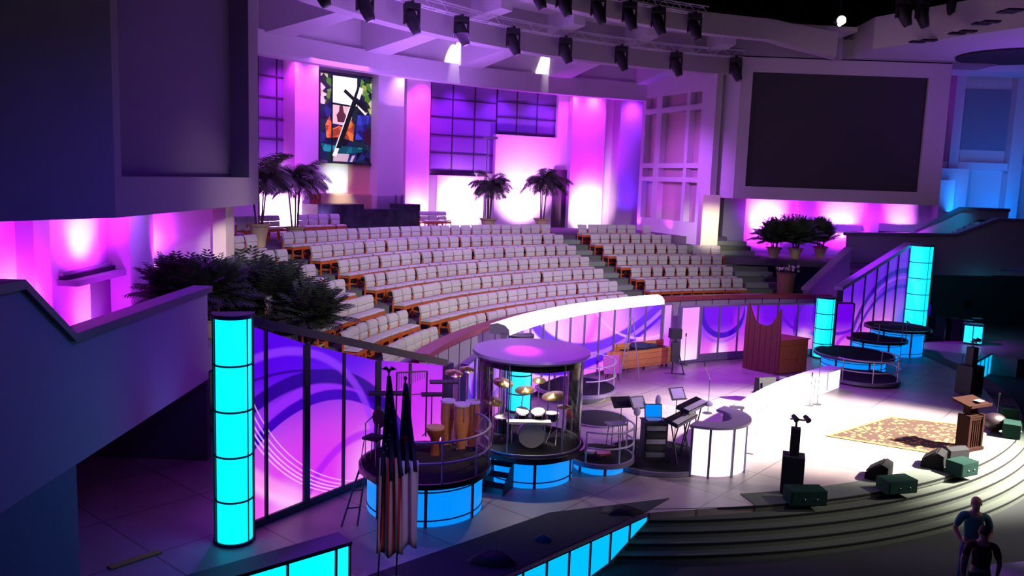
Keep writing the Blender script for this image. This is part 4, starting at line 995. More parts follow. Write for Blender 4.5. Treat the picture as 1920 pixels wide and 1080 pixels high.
# --- congas and percussion on the left platform
tan = mat('conga_wood', (0.62, 0.30, 0.08), 0.35, noise=0.2, nscale=5)
def conga(label, x, y, h=0.72, r=0.15):
    T = thing('conga_drum', label, 'conga', (x, y, CZ0), group='congas on the left platform')
    m = MB(); m.lathe((0, 0, 0.06), [(r*0.62, 0), (r*0.8, h*.2), (r*1.08, h*.6), (r, h-.0)], 24, smooth=True); m.build('shell', tan, T, local=True)
    m = MB(); m.lathe((0, 0, 0.06), [(0.001, h+.012), (r+.012, h+.012), (r+.02, h-.03), (r, h-.04)], 24); m.build('drum_head', head, T, local=True)
    m = MB(); m.lathe((0, 0, 0.0), [(r*.66, 0), (r*.66, .06), (r*.6, .08)], 16)
    for k in range(5):
        a = k*2*PI/5; m.tube([((r+.02)*math.cos(a), (r+.02)*math.sin(a), h+.03), ((r*1.1+.01)*math.cos(a), (r*1.1+.01)*math.sin(a), h*.7)], .008, 5)
    m.build('hardware', chr2, T.children[-2] if len(T.children) > 1 else T, local=True)
p = at(838, 838, CZ0); conga('tall honey coloured conga, leftmost of three on the platform', p.x, p.y, 0.95, 0.14)
p = at(864, 846, CZ0); conga('tall honey coloured conga, middle of three on the platform', p.x, p.y, 0.95, 0.15)
p = at(884, 840, CZ0); conga('tall honey coloured conga, rightmost of three, nearest the clear screen', p.x, p.y, 0.95, 0.14)
p = at(815, 852, CZ0); T = thing('djembe', 'goblet shaped brown hand drum left of the congas', 'hand drum', (p.x, p.y, CZ0))
m = MB(); m.lathe((0, 0, 0), [(0.10, 0), (0.075, .22), (0.10, .34), (0.19, .50), (0.19, .58)], 24, smooth=True); m.build('shell', wood_b, T, local=True)
m = MB(); m.lathe((0, 0, 0), [(0.001, .59), (.19, .59), (.195, .55)], 24); m.build('drum_head', mat('tan_hide', (0.45, 0.28, 0.16), 0.7), T, local=True)
# rack with gongs of percussion tables
def stand_table(name, label, cat, x, y, zb, h, w_, d_, rz, tm=blackp, tilt=0.0):
    T = thing(name, label, cat, (x, y, zb), rz); M3 = Matrix.Rotation(tilt, 3, 'X')
    m = MB(); m.box((0, 0, h), (w_, d_, 0.035), M=M3); m.build('tray', tm, T, local=True)
    m = MB(); m.tube([(0, 0, h), (0, 0, 0.18)], 0.014, 6)
    for k in range(3):
        a = k*2*PI/3+.5; m.tube([(0, 0, 0.25), (0.22*math.cos(a), 0.22*math.sin(a), 0.012)], 0.011, 6)
    m.build('tripod', darkm, T, local=True); return T
for i, (x, y, h, w_, lab) in enumerate(((808, 822, 0.98, 0.46, 'black percussion tray on a stand behind the congas, left'), (830, 818, 1.22, 0.62, 'large black percussion tray on a stand behind the congas'), (722, 838, 1.15, 0.7, 'long black percussion tray behind the two flags'))):
    p = at(x, y, CZ0); stand_table('percussion_tray', lab, 'percussion tray', p.x, p.y, CZ0, h, w_, 0.26, 0.15)
for i, (x, y, h, r) in enumerate(((848, 820, 1.45, 0.20), (872, 818, 1.52, 0.17))):
    p = at(x, y, CZ0); cymbal(('purple lit cymbal above the congas, left of the pair', 'purple lit cymbal above the congas, right of the pair')[i], (p.x, p.y, CZ0+h), r, CZ0, (0.2, 0.1), (0, 0.1), group='cymbals above the congas')
# metal rack frame (chimes) behind the flags
p0 = at(742, 822, CZ0); p1 = at(798, 818, CZ0)
T = thing('percussion_rack', 'tall rectangular metal rack frame with wind chimes behind the flags', 'rack', (p0+p1)/2)
m = MB(); zt = zat(p0.x, p0.y, 690)
for q in (p0, p1): m.tube([q, q+Z*(zt-CZ0-.1)], .018, 8)
m.tube([p0+Z*(zt-CZ0-.1), p1+Z*(zt-CZ0-.1)], .018, 8); m.tube([p0+Z*(zt-CZ0-.6), p1+Z*(zt-CZ0-.6)], .012, 8); m.build('frame', darkm, T)
for k in range(12):
    q = p0.lerp(p1, (k+1)/13)+Z*(zt-CZ0-.12); m = MB(); m.tube([q, q-Z*(0.35-0.02*k)], .008, 5); m.build('chime', chrome, T)
# clear side screens of the platform
for i, (xa, xb, yb) in enumerate(((888, 916, 842), (790, 826, 905))):
    a = at(xa, yb, CZ0); c = at(xb, yb-4, CZ0); h = (1.45, 0.0)[i]
    if not h: continue
    b = MB(); b.slab((a.x, a.y), (c.x, c.y), CZ0+.002, CZ0+h, 0.012)
    tag(b.build('clear_screen', glass), 'upright clear acrylic screen at the right edge of the conga platform', 'screen')
# black stool with a back at the left of the platform
p = at(700, 868, CZ0)
T = thing('bar_stool', 'black stool with padded oval back left of the flags', 'stool', p, math.radians(-25))
m = MB(); m.box((0, 0, .52), (.34, .34, .06)); m.build('seat', blackp, T, local=True, bevel=.02)
m = MB(); m.lathe((0, .17, .86), [(0.001, -.02), (.15, -.015), (.15, .015), (.001, .02)], 20, M=Matrix.Rotation(PI/2+.12, 3, 'X')@Matrix.Diagonal((0.95, 1.35, 1))); m.build('backrest', blackp, T, local=True)
for sx in (-1, 1):
    for sy in (-1, 1):
        m = MB(); m.tube([(sx*.13, sy*.13, .5), (sx*.18, sy*.18, 0)], .011, 6); m.build('leg', chrome, T, local=True)
m = MB(); m.tube([(0, .15, .52), (0, .19, .86)], .014, 6); m.build('back_post', chrome, T, local=True)
# ladder leaning on the platform's left
a = at(640, 988, 0); q = at(668, 880, CZ0)
T = thing('step_ladder', 'thin metal access ladder leaning against the left side of the round platform', 'ladder', a)
sd = Vector((0.28, 0.10, 0)); top = Vector((CG.x-1.27, CG.y+0.15, CZ0)); foot = Vector((a.x, a.y, 0))
for s_ in (0, 1):
    m = MB(); m.tube([foot+sd*s_*1.0, top+sd*s_*0.3-Z*0.02], .02, 8); m.build('ladder_rail', darkm, T)
for k in range(1, 4):
    u = k/4; m = MB(); a_ = foot.lerp(top, u); b_ = (foot+sd).lerp(top+sd*.3, u); m.tube([a_, b_], .014, 6); m.build('rung', darkm, T)
p = at(672, 868, CZ0)
T = thing('hand_rail', 'slim dark hand rail loop at the ladder end of the platform', 'rail', Vector((CG.x-1.15, CG.y+.1, CZ0)))
m = MB(); w0 = Vector((CG.x-1.18, CG.y-.10, CZ0)); w1 = Vector((CG.x-0.95, CG.y+0.70, CZ0)); m.tube([w0, w0+Z*.78, w0.lerp(w1, .5)+Z*.85, w1+Z*.85, w1], .014, 6); m.build('rail', greym, T)
# black steps between both platforms
s0 = at(925, 934, 0); T = thing('step_unit', 'small black three tread step unit between the two round platforms', 'steps', Vector((s0.x, s0.y+0.3, 0)), math.radians(-20))
for k in range(3):
    m = MB(); m.box((-0.0, 0.02+0.20*k, 0.16+0.17*k), (0.46, 0.24, 0.035)); m.build('tread', blackc, T, local=True)
for sx in (-.24, .24):
    m = MB(); m.extrude([(sx, -.12, 0), (sx, .55, 0), (sx, .55, .56), (sx, .42, .56), (sx, -.12, .18)], (.02, 0, 0)); m.build('side_panel', blackp, T, local=True)
# music stands
def music_stand(label, x, y, zb, h=1.05, rz=0.0, w_=0.46, m_=blackp, tilt=0.9, group=None):
    T = thing('music_stand', label, 'music stand', (x, y, zb), rz, group)
    m = MB(); M3 = Matrix.Rotation(tilt, 3, 'X'); m.box((0, 0, h), (w_, 0.32, 0.02), M=M3); m.box(Vector((0, 0, h))+M3@Vector((0, -.16, .025)), (w_, 0.02, 0.05), M=M3); m.build('desk', m_, T, local=True)
    m = MB(); m.tube([(0, .01, h), (0, 0, .15)], .011, 6)
    for k in range(3):
        a = k*2*PI/3+.3; m.tube([(0, 0, .2), (.23*math.cos(a), .23*math.sin(a), .01)], .01, 6)
    m.build('tripod', darkm, T, local=True); return T
sp = at(1172, 852, 0.3)
music_stand('black music stand with tilted desk above the small railed platform', 2.75, 19.6, 0.0, 1.25, 0.3, 0.5, blackp, 0.7)
T = thing('folding_table', 'small purple lit folding table on thin legs on the small platform', 'table', (SM.x+0.34, SM.y+0.05, 0.30), 0.35)
m = MB(); m.box((0, 0, .72), (.44, .32, .03)); m.build('top', mat('grey_table_top', (.2, .17, .26), .6), T, local=True)
for sx in (-1, 1):
    for sy in (-1, 1):
        m = MB(); m.tube([(sx*.12, sy*.1, .71), (sx*.17, sy*.13, 0)], .011, 6); m.build('leg', darkm, T, local=True)
for i, (x, y, ln) in enumerate(((-.25, -.2, .7), (.05, -.32, .55))):
    T = thing('guitar', ('pale bodied electric guitar lying on a stand on the small platform', 'reddish brown guitar beside the pale one on the small platform')[i], 'guitar', (SM.x+x, SM.y+y, .302), .4+.5*i)
    gm = (mat('pale_guitar', (.65, .55, .45), .3), mat('red_guitar', (.35, .08, .04), .3))[i]
    m = MB(); out = [(0.17*math.cos(t)*(1+0.25*math.cos(2*t))*(1.15 if math.cos(t) < 0 else .95), 0.15*math.sin(t)*(1-0.18*math.cos(2*t))) for t in [2*PI*k/24 for k in range(24)]]
    m.extrude([(a, b_, .12) for a, b_ in out], (0, 0, .05)); m.build('body', gm, T, local=True)
    m = MB(); m.box((.36, 0, .165), (.42, .05, .025)); m.box((.60, 0, .165), (.12, .07, .02)); m.build('neck', wood_d, T, local=True)
    m = MB(); m.tube([(-.1, -.1, 0), (-.1, -.1, .12)], .01); m.tube([(-.1, .1, 0), (-.1, .1, .12)], .01); m.tube([(.12, 0, 0), (.12, 0, .12)], .01); m.build('stand', darkm, T, local=True)
# ================================================================== PULPIT, WOODEN CASE, STAGE FURNITURE
planks = striped('pulpit_planks', (0.15, 0.03, 0.03), (0.03, 0.006, 0.01), 0.16, 0, 0.45, 0.1)
hpl = striped('honey_planks', (0.62, 0.27, 0.06), (0.30, 0.10, 0.02), 0.2, 2, 0.45, 0.08)
pc_ = at(1460, 702, 0); pl_ = at(1397, 690, 0); pr_ = at(1511, 697, 0)
T = thing('pulpit', 'brown wooden pulpit with tall horned back panel near the purple wall', 'pulpit', pc_)
e1 = (pl_-pc_).normalized(); e2 = (pr_-pc_).normalized(); L1 = (pl_-pc_).length; L2 = (pr_-pc_).length
hb = zat(pc_.x, pc_.y, 640)
m = MB(); q = [pc_, pc_+e2*L2, pc_+e2*L2+e1*L1, pc_+e1*L1]; m.hexa([v+Z*.03 for v in q], [v+Z*hb for v in q]); m.build('body', striped('pulpit_side', (0.30, 0.10, 0.03), (0.12, 0.03, 0.01), 0.5, 2, 0.4, 0.03), T)
m = MB(); g_ = -e2*0.05; zt1 = zat(pl_.x, pl_.y, 566); zt2 = zat((pc_+e1*.0).x, pc_.y, 580); zm = zat((pc_+e1*L1*.5).x, (pc_+e1*L1*.5).y, 607)
pro = [(1.02, 0.02), (1.02, 1.55), (0.97, zt1), (0.74, zm+.06), (0.62, zm-.02), (0.38, zm-.05), (0.24, zm+.05), (0.02, zt2), (-0.02, 1.3), (-0.02, 0.02)]
m.extrude([pc_+e1*(u*L1)+g_+Z*z for u, z in pro], e2*-0.06); m.build('horned_panel', planks, T)
m = MB(); q = [pc_-e1*.04-e2*.04, pc_+e2*(L2+.04)-e1*.04, pc_+e2*(L2+.04)+e1*(L1+.04), pc_+e1*(L1+.04)-e2*.04]; m.hexa([v+Z*hb for v in q], [v+Z*(hb+.04) for v in q]); m.build('top', wood_b, T)
m = MB(); kp = pc_+e2*(L2*.62)+(-e1)*.012+Z*.45; m.ball(kp, .03); m.build('knob', darkm, T)
# long wooden keyboard case on legs
a = at(1163, 700, 0.0); c = at(1256, 688, 0); dv = (c-a).normalized(); nv = Vector((-dv.y, dv.x, 0)); Lc = (c-a).length
zb_, zt_ = 0.14, zat(a.x, a.y, 661)
T = thing('wooden_keyboard_case', 'long honey coloured wooden case on short legs before the curved light wall', 'keyboard', (a+c)/2)
m = MB(); q = [a, c, c+nv*.40, a-dv*.55+nv*.36]; m.hexa([v+Z*zb_ for v in q], [v+Z*zt_ for v in q]); m.build('body', hpl, T)
m = MB(); q = [a-dv*.56+nv*.35, c+nv*.39, c+nv*.43, a-dv*.56+nv*.39]; m.hexa([v+Z*zt_ for v in q], [v+Z*(zt_+.22) for v in q]); m.build('back_panel', hpl, T)
for p_ in (a+dv*.1+nv*.08, c-dv*.1+nv*.08, a-dv*.3+nv*.3, c-dv*.1+nv*.32, (a+c)/2+nv*.1):
    m = MB(); m.tube([p_, p_+Z*zb_], .035, 8); m.build('leg', darkm, T)
m = MB(); q = [a+nv*.08+dv*.2, c+nv*.08-dv*.2, c+nv*.34-dv*.2, a+nv*.34+dv*.2]; m.hexa([v+Z*zt_ for v in q], [v+Z*(zt_+.03) for v in q]); m.build('keyboard', blackg, T)
# things on the case
for i, (u, w1, h1, lab) in enumerate(((1.0, .6, .22, 'dark folded cloth bag lying on the wooden case'), (1.55, .35, .14, 'small dark bag at the right on the wooden case'))):
    b = MB(); p_ = a+dv*u+nv*.2+Z*(zt_+.03)
    b.lathe(p_, [(.01, 0), (.24*w1/.5, 0), (.28*w1/.5, h1*.4), (.2*w1/.5, h1*.85), (.01, h1)], 12, smooth=True, M=Matrix.Diagonal((1.2, .7, 1)))
    tag(b.build('bag', mat('navy_cloth', (.03, .04, .08), .9)), lab, 'bag')
# pink board on a stand left of the case
p_ = at(1146, 712, 0.0)
T = thing('display_board', 'pink square board leaning on the left end of the wooden case', 'board', p_, .35)
m = MB(); M3 = Matrix.Rotation(-.25, 3, 'X'); m.box((0, 0, .52), (.62, .03, .62), M=M3); m.build('board', mat('pink_board', (.55, .12, .40), .6), T, local=True)
m = MB(); m.tube([(-.2, -.0, .3), (-.24, -.05, 0)], .015); m.tube([(.2, 0, .3), (.24, -.05, 0)], .015); m.tube([(0, .1, .5), (0, .3, 0)], .015); m.build('legs', darkm, T, local=True)
# tall A frame ladder in front of the case
p_ = at(1180, 715, 0.0)
T = thing('a_frame_stand', 'tall thin A-frame stand in front of the wooden case', 'stand', p_, .2); zt3 = zat(p_.x, p_.y, 596)
for sx in (-1, 1):
    m = MB(); m.tube([(sx*.34, 0, 0), (sx*.05, .1, zt3)], .02, 6); m.build('leg', greym, T, local=True)
m = MB(); m.tube([(-.2, .03, zt3*.42), (.2, .03, zt3*.42)], .014, 6); m.tube([(0, .45, 0), (0, .1, zt3)], .014, 6); m.build('brace', greym, T, local=True)
# dark stand with boom at the right end of the case
p_ = at(1266, 700, 0.0); T = thing('boom_stand', 'dark boom stand with speaker box at the right end of the wooden case', 'stand', p_); zt3 = zat(p_.x, p_.y, 620)
m = MB(); m.tube([(-.12, 0, 0), (-.05, 0, zt3)], .025); m.tube([(.28, -.1, 0), (-.05, 0, zt3*.8)], .02); m.tube([(-.4, -.05, 0), (.32, -.12, 0.02)], .02); m.build('frame', darkm, T, local=True)
m = MB(); m.box((-.08, 0, zt3-.1), (.38, .3, .34), .2); m.build('box', blackp, T, local=True); m = MB(); m.box((-.05, 0, zt3*.5), (.26, .2, .7), .1); m.build('cabinet', darkm, T, local=True)
# microphone stands
def mic_stand(label, p, h, boom=None, group=None):
    T = thing('microphone_stand', label, 'microphone stand', p, 0, group)
    m = MB(); m.lathe((0, 0, 0), [(.01, 0), (.13, 0), (.13, .02), (.01, .03)], 16); m.build('base', darkm, T, local=True)
    m = MB(); m.tube([(0, 0, .02), (0, 0, h)], .011, 6)
    if boom: m.tube([(0, 0, h), boom], .009, 6)
    m.build('pole', darkm, T, local=True)
    e = Vector(boom) if boom else Vector((0, 0, h)); m = MB(); m.tube([e, e+Vector((.0, -.02, .12))], .022, 8, r1=.028); m.build('microphone', blackp, T, local=True); return T
mic_stand('thin microphone stand in front of the bright pink panel', at(1283, 684, 0), 1.05)
mic_stand('microphone stand with leaning boom behind the curved desk', at(1327, 775, 0), 1.0, (-.15, .1, 1.35))
mic_stand('microphone stand behind the low white wall, left of the other one', at(1518, 760, 0), .9); mic_stand('microphone stand behind the low white wall, right of the other one', at(1532, 758, 0), 1.15)
# upright stand in front of the white wall (floor mic with wide foot)
p_ = at(1376, 846, 0); T = thing('music_stand', 'slim stand with a small clamp tray in front of the low white wall', 'stand', p_)
m = MB(); m.tube([(0, 0, .02), (0, 0, 1.12)], .012, 6); m.tube([(-.05, .1, .015), (.42, -.22, .015)], .018, 6); m.tube([(-.2, -.12, .015), (0, 0, .015)], .014, 6); m.build('pole', greym, T, local=True)
m = MB(); m.box((0, 0, 1.12), (.34, .1, .05)); m.box((-.12, 0, 1.02), (.05, .08, .16)); m.box((.12, 0, 1.02), (.05, .08, .16)); m.build('tray', greym, T, local=True)
# speaker panel and small drum behind the low wall
p_ = at(1430, 752, 0); T = thing('floor_speaker', 'black slanted floor speaker behind the low white wall', 'speaker', p_, .35)
m = MB(); m.extrude([(-.3, -.28, 0), (-.3, .12, 0), (-.3, .05, .75), (-.3, -.15, .78)], (.6, 0, 0)); m.build('cabinet', blackp, T, local=True)
m = MB(); m.box((0, -.25, .4), (.46, .03, .5), M=Matrix.Rotation(-.15, 3, 'X')); m.build('grille', darkm, T, local=True)
p_ = at(1466, 742, 0); T = thing('side_table', 'small round dark table with chrome items behind the low white wall', 'table', p_)
m = MB(); m.lathe((0, 0, .45), [(.01, 0), (.3, 0), (.3, .03), (.01, .03)], 24); m.build('top', blackp, T, local=True); m = MB(); m.tube([(0, 0, .45), (0, 0, .02)], .03); m.lathe((0, 0, 0), [(.01, 0), (.2, 0), (.2, .02), (.01, .02)], 16); m.build('pedestal', darkm, T, local=True)
b = MB(); b.lathe(p_+Z*.482, [(.01, 0), (.12, 0), (.13, .12), (.01, .12)], 20); tag(b.build('chrome_bowl', chrome), 'round chrome drum pad on the small dark table', 'drum pad')
# --- keyboards rig at the desk
def kstand(label, p, h, rz, w_, d_, tm, tilt, sname='x'):
    T = thing('keyboard', label, 'keyboard', p, rz); M3 = Matrix.Rotation(tilt, 3, 'X')
    m = MB(); m.box((0, 0, h), (w_, d_, .08), M=M3); m.build('case', tm, T, local=True)
    m = MB(); m.box(Vector((0, 0, h))+M3@Vector((0, -d_*.22, .045)), (w_*.94, d_*.42, .012), M=M3); m.build('keys', mat('ivory_keys', (.8, .78, .76), .35), T, local=True)
    m = MB()
    for sx in (-1, 1): m.tube([(sx*w_*.3, -d_*.4, 0), (sx*w_*.3, d_*.3, h-.04)], .016, 6); m.tube([(sx*w_*.3, d_*.4, 0), (sx*w_*.3, -d_*.3, h-.04)], .016, 6)
    m.build('x_stand', darkm, T, local=True); return T
kstand('upper black keyboard tilted towards the curved desk', Vector((4.40, 19.35, 0)), 1.30, math.radians(55), 1.15, .34, blackg, .25)
kstand('lower black keyboard with white keys inside the curved desk', Vector((4.05, 18.85, 0)), 1.12, math.radians(55), 1.15, .34, blackg, .3)
T = thing('laptop', 'open laptop with a bright blue screen on the keyboard rig', 'laptop', (3.45, 18.95, 1.02), .1)
m = MB(); m.box((0, 0, .02), (.40, .28, .025)); m.build('keyboard_deck', mat('laptop_silver', (.6, .58, .62), .3, .5), T, local=True)
m = MB(); m.box((0, .17, .18), (.42, .018, .32), M=Matrix.Rotation(-.25, 3, 'X')); LID = m.build('lid', blackp, T, local=True)
m = MB(); m.box((0, .156, .18), (.38, .004, .28), M=Matrix.Rotation(-.25, 3, 'X')); m.build('screen', mat('blue_screen', (0, .1, .4), .2, emit=(0.0, .22, .95), estr=1.1), LID, local=True)
T = thing('equipment_rack', 'black equipment rack with silver fronted units under the laptop', 'rack', (3.45, 18.95, .102), .1)
m = MB(); m.box((0, 0, .45), (.55, .4, .90)); m.build('case', blackp, T, local=True)
for k in range(5):
    m = MB(); m.box((0, -.205, .14+.16*k), (.46, .02, .11)); m.build('unit', darkm if k % 2 else chrome, T, local=True)
m = MB(); m.box((0, 0, .905), (.6, .45, .02)); m.build('shelf', blackp, T, local=True)
for i, (x, y, h, rz, lab) in enumerate(((3.12, 19.5, 1.28, .5, 'violet lit sheet music stand left of the laptop'), (4.15, 19.95, 1.42, .4, 'dark music stand holding white pages above the keyboards'))):
    T = music_stand(lab, x, y, 0.0 if i else 0.0, h, rz, .42, darkm, .95)
    m = MB(); m.box(Vector((0, 0, h))+Matrix.Rotation(.95, 3, 'X')@Vector((0, 0, .018)), (.34, .26, .006), M=Matrix.Rotation(.95, 3, 'X')); m.build('pages', mat('white_paper', (.8, .78, .82), .7), T, local=True)
T = thing('desk_lamp', 'round white studio light on the rig left of the laptop', 'lamp', (3.02, 18.9, .102)); m = MB(); m.ball((0, 0, 1.12), .085, sz=(1, .5, 1.3)); m.build('head', whitecloth, T, local=True); m = MB(); m.tube([(0, 0, 0), (0, 0, 1.05)], .014); m.build('pole', darkm, T, local=True)
T = thing('desk_lamp', 'tall white studio light on the rig behind the laptop', 'lamp', (3.60, 19.45, .102)); m = MB(); m.ball((0, 0, 1.25), .09, sz=(.8, .5, 1.7)); m.build('head', whitecloth, T, local=True); m = MB(); m.tube([(0, 0, 0), (0, 0, 1.12)], .014); m.build('pole', darkm, T, local=True)
b = MB(); p_ = Vector((dc.x+.25, dc.y+.80, 1.205)); b.lathe(p_, [(.01, 0), (.11, 0), (.12, .05), (.06, .10), (.01, .11)], 20, smooth=True); tag(b.build('table_lamp', whitecloth), 'small white dome on the back of the grey desk counter', 'lamp')

# --- rug
def rug_mat():
    m = bpy.data.materials.new('patterned_rug'); m.use_nodes = True; nt = m.node_tree; b = nt.nodes['Principled BSDF']; L = nt.links.new
    tc = nt.nodes.new('ShaderNodeTexCoord'); v = nt.nodes.new('ShaderNodeTexVoronoi'); v.inputs['Scale'].default_value = 7; L(tc.outputs['Object'], v.inputs['Vector'])
    r = nt.nodes.new('ShaderNodeValToRGB'); r.color_ramp.elements[0].position = .35; r.color_ramp.elements[0].color = (.44, .23, .05, 1); r.color_ramp.elements[1].position = .55; r.color_ramp.elements[1].color = (.035, .012, .004, 1)
    n2 = nt.nodes.new('ShaderNodeTexNoise'); n2.inputs['Scale'].default_value = 9; n2.inputs['Detail'].default_value = 6; L(tc.outputs['Object'], n2.inputs['Vector'])
    ad = nt.nodes.new('ShaderNodeMath'); ad.operation = 'ADD'; L(v.outputs['Distance'], ad.inputs[0])
    sb = nt.nodes.new('ShaderNodeMath'); sb.operation = 'MULTIPLY_ADD'; sb.inputs[1].default_value = .9; sb.inputs[2].default_value = -.30; L(n2.outputs['Fac'], sb.inputs[0]); L(sb.outputs[0], ad.inputs[1]); L(ad.outputs[0], r.inputs[0])
    L(r.outputs[0], b.inputs['Base Color']); b.inputs['Roughness'].default_value = .95; return m
rc = [at(1547, 818, 0), at(1668, 782, 0), at(1842, 800, 0), at(1760, 853, 0)]
rug_c = sum(rc, Vector())/4
T = thing('rug', 'patterned gold and brown rug on the bright stage floor by the lectern', 'rug', rug_c)
m = MB(); m.hexa([v+Z*.002 for v in rc], [v+Z*.018 for v in rc]); m.build('field', rug_mat(), T)
m = MB()
for i in range(4):
    u, v = rc[i], rc[(i+1) % 4]; ui, vi = u.lerp(rug_c, .07), v.lerp(rug_c, .07); m.hexa([u+Z*.0185, v+Z*.0185, vi+Z*.0185, ui+Z*.0185], [u+Z*.021, v+Z*.021, vi+Z*.021, ui+Z*.021])
m.build('border', mat('rug_border', (.32, .15, .03), .9, noise=.3, nscale=14), T)
# --- lectern
p_ = at(1815, 842, 0); T = thing('lectern', 'dark wooden slatted lectern with slanted top at the edge of the rug', 'lectern', p_, math.radians(28))
for sx in (-1, 1):
    m = MB(); m.box((sx*.27, 0, .48), (.07, .34, .92)); m.build('side_post', wood_d, T, local=True)
m = MB(); m.box((0, 0, .05), (.64, .42, .09)); m.build('base', wood_d, T, local=True)
for k in range(5):
    m = MB(); m.box((-.17+.085*k, -.12, .46), (.03, .03, .76)); m.build('slat', wood_d, T, local=True)
m = MB(); m.box((0, -.12, .86), (.5, .05, .1)); m.box((0, 0.0, .89), (.6, .32, .04)); m.build('cross_rail', wood_d, T, local=True)
m = MB(); m.box((.12, .12, 1.05), (.3, .2, .28)); m.build('neck', wood_d, T, local=True)
m = MB(); m.box((.1, .1, 1.22), (.86, .56, .05), M=Matrix.Rotation(.22, 3, 'X')); m.box((.1, -.17, 1.18), (.86, .03, .07)); m.build('reading_top', wood_d, T, local=True)
b = MB(); q = T.matrix_basis; p2 = p_+Vector((.18, .06, 1.275)); b.box(p2, (.22, .15, .015), math.radians(28), ); tag(b.build('paper_note', whitecloth), 'small white paper on the slanted top of the dark lectern', 'paper')
# --- monitors and green boxes along the stage edge
def monitor(label, x, y, rz, s=1.0, z=0.014, m_=None):
    p_ = at(x, y, z); T = thing('floor_monitor', label, 'speaker', p_, rz)
    pr_ = [(-.24, 0), (.24, 0), (.24, .14), (-.10, .40), (-.24, .34)]
    m = MB(); m.extrude([(-.3*s, y_*s, z_*s) for y_, z_ in pr_], (.6*s, 0, 0)); m.build('cabinet', m_ or mat('monitor_black', (.004, .004, .005), .8, spec=.2), T, local=True)
    m = MB(); m.box((0, .085*s, .285*s), (.5*s, .36*s, .02), M=Matrix.Rotation(-.65, 3, 'X')); m.build('grille', mat('grille_black', (.008, .008, .009), .9, spec=.1), T, local=True); return T
monitor('black wedge monitor behind the middle green box', 1647, 895, math.radians(55), 1.0)
monitor('black wedge monitor, left of the pair near the rug corner', 1750, 873, math.radians(55), 1.0); monitor('grey wedge monitor, right of the pair near the rug corner', 1783, 864, math.radians(20), 1.0, m_=mat('monitor_grey', (.012, .012, .014), .8, spec=.2))
grn = mat('green_box_paint', (0.010, 0.034, 0.026), 0.85, spec=0.08, noise=.2, nscale=5)
def gbox(label, x, y, rz, s=(.82, .42, .34), z=0.014):
    p_ = at(x, y, z); T = thing('stage_box', label, 'box', p_, rz)
    m = MB(); m.box((0, 0, s[2]/2), s); m.build('body', grn, T, local=True, bevel=.012)
    m = MB(); m.box((-s[0]*.0, -s[1]/2-.003, s[2]*.5), (s[0]*.92, .01, s[2]*.84)); m.build('front_panel', grn, T, local=True)
    for dx in (-.12, .22):
        m = MB(); m.ball((dx*s[0], -s[1]/2-.012, s[2]*.45), .02); m.build('connector', chrome, T, local=True)
    return T
gbox('dark green stage box at the foot of the black speaker tower', 1508, 942, math.radians(5), (.78, .42, .32), -0.0)
gbox('dark green stage box in the middle of the stage edge', 1680, 920, math.radians(16), (.75, .42, .30), 0.0)
gbox('dark green stage box on the stage edge near the rug corner', 1802, 888, math.radians(28), (.62, .42, .33), 0.0)
gbox('dark green stage box, first beyond the lectern', 1895, 818, math.radians(60), (.6, .42, .40)); gbox('dark green stage box, farthest beyond the lectern', 1890, 785, math.radians(70), (.5, .42, .34))
# small pedestal drum thing right of lectern
p_ = at(1862, 808, 0.014); T = thing('floor_speaker', 'dark rounded floor speaker right of the lectern', 'speaker', p_)
m = MB(); m.ball((0, 0, .26), .32, 16, (1.1, .8, .8)); m.build('cabinet', mat('plum_dark', (.02, .01, .016), .4), T, local=True); m = MB(); m.lathe((0.05, -.27, .26), [(.01, 0), (.10, 0), (.11, .02)], 16, M=Matrix.Rotation(PI/2, 3, 'X')); m.build('cone', darkm, T, local=True)
mic_stand('dark microphone stand at the far side of the lectern', at(1868, 792, 0.014), .75)
# --- speaker towers with spotlights
def tower(label, x, y, rz, s=1.0, h0=.82):
    p_ = at(x, y, 0.014); T = thing('speaker_tower', label, 'speaker', p_, rz)
    m = MB(); m.box((0, 0, h0/2), (.46*s, .44*s, h0)); m.build('subwoofer', blackp, T, local=True, bevel=.01)
    m = MB(); m.box((0, -.225*s, h0*.5), (.38*s, .01, h0*.86)); m.build('grille', darkm, T, local=True)
    m = MB(); m.box((0, 0, h0+.30), (.2*s, .2*s, .6)); m.build('column_speaker', blackp, T, local=True, bevel=.01)
    m = MB(); m.tube([(0, 0, h0+.6), (0, 0, h0+.78)], .025); m.tube([(-.14, 0, h0+.78), (.2, 0, h0+.78)], .02); m.build('bracket', darkm, T, local=True)
    for dx, dy in ((-.08, -.02), (.16, .03)):
        m = MB(); m.tube([(dx, dy, h0+.86), (dx+.08, dy-.12, h0+.80)], .05, 12, r1=.065); m.build('spotlight', darkm, T, local=True)
    return T
tower('black speaker tower with small spotlights at the left front edge of the stage', 1483, 921, math.radians(-18), 1.0)
tower('distant dark speaker tower standing at the far right stage edge', 1815, 737, math.radians(25), 1.3, .95)
